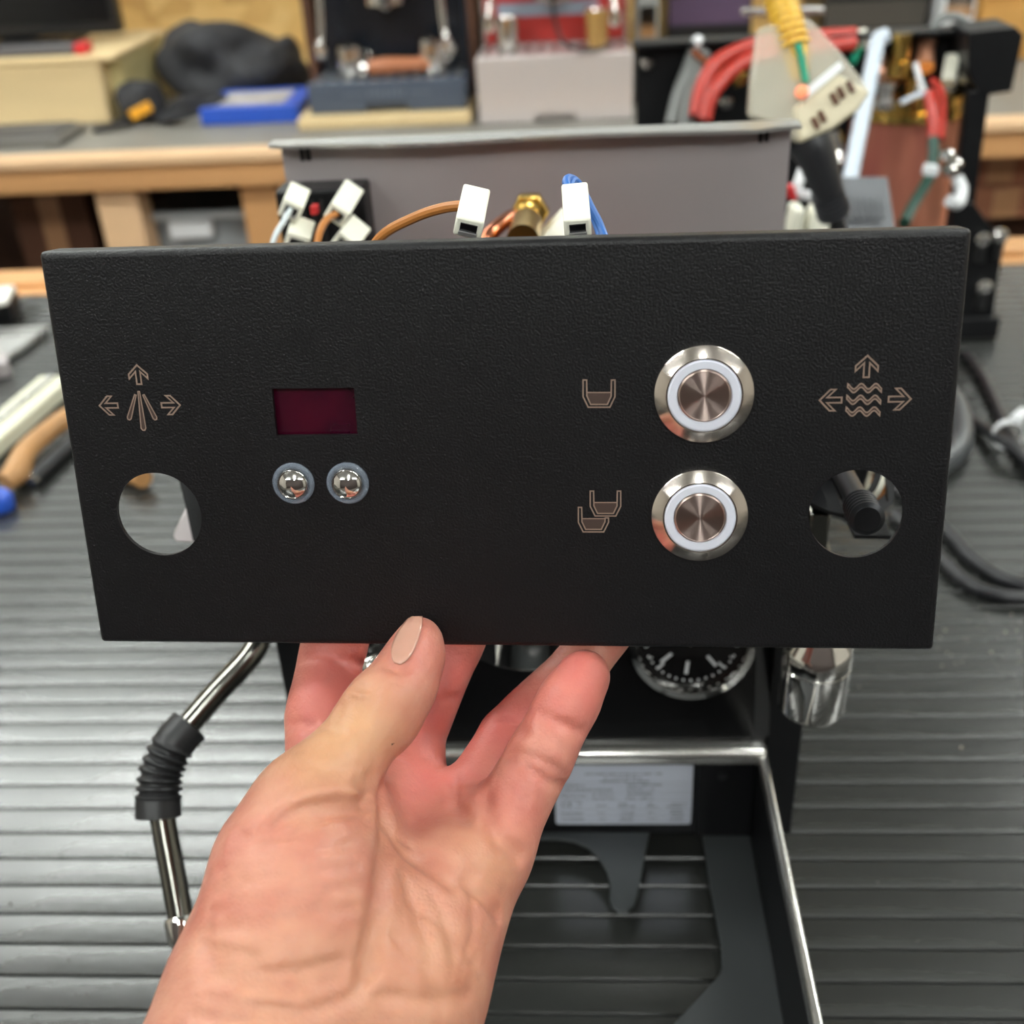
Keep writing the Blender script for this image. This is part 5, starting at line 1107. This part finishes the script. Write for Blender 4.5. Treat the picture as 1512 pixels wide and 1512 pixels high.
def skin_material():
    m = bpy.data.materials.new('skin'); m.use_nodes = True; nt = m.node_tree; L = nt.links; b = nt.nodes['Principled BSDF']; N = nt.nodes.new
    tc = N('ShaderNodeTexCoord'); n1 = N('ShaderNodeTexNoise'); n1.inputs['Scale'].default_value = 105; n1.inputs['Detail'].default_value = 5
    L.new(tc.outputs['Object'], n1.inputs['Vector'])
    ra = N('ShaderNodeAttribute'); ra.attribute_name = 'redness'; ya = N('ShaderNodeAttribute'); ya.attribute_name = 'paleness'
    mr = N('ShaderNodeMapRange'); mr.inputs[1].default_value = 0.35; mr.inputs[2].default_value = 0.7; L.new(n1.outputs[0], mr.inputs[0])
    def mix(a, c2, fac, k=1.0):
        x = N('ShaderNodeMix'); x.data_type = 'RGBA'
        if isinstance(a, tuple): x.inputs[6].default_value = a
        else: L.new(a, x.inputs[6])
        x.inputs[7].default_value = c2
        mm = N('ShaderNodeMath'); mm.operation = 'MULTIPLY'; mm.use_clamp = True; mm.inputs[1].default_value = k; L.new(fac, mm.inputs[0]); L.new(mm.outputs[0], x.inputs[0]); return x.outputs[2]
    c = mix(rgb(190, 134, 114), rgb(170, 98, 86), mr.outputs[0], 0.8)
    c = mix(c, rgb(198, 98, 92), ra.outputs['Fac'], 0.62)
    c = mix(c, rgb(194, 152, 110), ya.outputs['Fac'], 0.65)
    L.new(c, b.inputs['Base Color'])
    b.inputs['Roughness'].default_value = 0.46; b.inputs['Specular IOR Level'].default_value = 0.4
    b.inputs['Subsurface Weight'].default_value = 0.25; b.inputs['Subsurface Radius'].default_value = (0.006, 0.0025, 0.0012); b.inputs['Subsurface Scale'].default_value = 0.5
    n2 = N('ShaderNodeTexNoise'); n2.inputs['Scale'].default_value = 420; n2.inputs['Detail'].default_value = 3; L.new(tc.outputs['Object'], n2.inputs['Vector'])
    v2 = N('ShaderNodeTexVoronoi'); v2.inputs['Scale'].default_value = 900; v2.feature = 'DISTANCE_TO_EDGE'; L.new(tc.outputs['Object'], v2.inputs['Vector'])
    ad = N('ShaderNodeMath'); ad.operation = 'ADD'; L.new(n2.outputs[0], ad.inputs[0]); vm = N('ShaderNodeMath'); vm.operation = 'MULTIPLY'; vm.inputs[1].default_value = 0.35; L.new(v2.outputs['Distance'], vm.inputs[0]); L.new(vm.outputs[0], ad.inputs[1])
    bp = N('ShaderNodeBump'); bp.inputs['Strength'].default_value = 0.55; bp.inputs['Distance'].default_value = 0.0005; L.new(ad.outputs[0], bp.inputs['Height']); L.new(bp.outputs[0], b.inputs['Normal'])
    return m
hd = tag(link('hand', me, skin_material(), None, ang=180), 'left hand, palm up, gripping the lower edge of the black panel with thumb in front', 'hand')
sm = hd.modifiers.new('smooth', 'SMOOTH'); sm.factor = 0.5; sm.iterations = 2
# thumb nail: follows the skin on the outer side of the thumb tip
def lerp_poly(pl, a):
    j = a * (len(pl) - 1); k = min(int(j), len(pl) - 2); f_ = j - k; return (pl[k][0] * (1 - f_) + pl[k + 1][0] * f_, pl[k][1] * (1 - f_) + pl[k + 1][1] * f_)
def first_hit(px, py, dx=1.0, tries=14):
    for k in range(tries):
        q = skin_hit(px + dx * k, py + 0.5 * dx * k)
        if q is not None: return q
    return None
NL = [(582, 979), (577, 970), (578, 960), (584, 944), (591, 931), (599, 921), (604, 916), (609, 913)]
NR = [(590, 981), (601, 977), (609, 967), (616, 952), (620, 939), (623, 927), (624, 919), (622, 913)]
rows, cols = 24, 10; nv = []; okn = True
for i in range(rows + 1):
    L_, R_ = lerp_poly(NL, i / rows), lerp_poly(NR, i / rows)
    for j in range(cols + 1):
        b_ = j / cols; x = L_[0] + (R_[0] - L_[0]) * b_; y = L_[1] + (R_[1] - L_[1]) * b_
        q = first_hit(x, y)
        if q is None: okn = False; q = T3
        nv.append(q)
nv = np.array(nv).reshape(rows + 1, cols + 1, 3)
for _ in range(6):
    t_ = nv.copy(); t_[1:-1] = (nv[:-2] + nv[2:] + 2 * nv[1:-1]) / 4; nv = t_.copy(); nv[:, 1:-1] = (t_[:, :-2] + t_[:, 2:] + 2 * t_[:, 1:-1]) / 4
ctr = T3 - (T3 - T2) * 0.15 + tn * 0.003
d_ = nv - ctr; nv = nv + d_ / np.linalg.norm(d_, axis=2, keepdims=True) * 0.00005
nf = [(i * (cols + 1) + j, i * (cols + 1) + j + 1, (i + 1) * (cols + 1) + j + 1, (i + 1) * (cols + 1) + j) for i in range(rows) for j in range(cols)]
nl = MB().add([Vector(p) for p in nv.reshape(-1, 3)], nf).build('thumb_nail', nailm, hd, ang=180)
so_ = nl.modifiers.new('s', 'SOLIDIFY'); so_.thickness = 0.0012; so_.offset = 0
# small ink mark on the thumb
q = skin_hit(578, 1100)
if q is not None:
    q = Vector(q) - Vector(ray(578, 1100)).normalized() * 0.0003; s_, u_ = frame(ray(578, 1100))
    mm_ = [q + PXw * x * 0.00016 + PYw * y * 0.00016 for x, y in ((-4, -4), (-2, -3), (1, 0), (5, 3), (1, 2), (-3, 1))]
    MB().prism(mm_, Vector(ray(578, 1100)).normalized() * 0.0008).build('ink_mark', inkspot, hd)
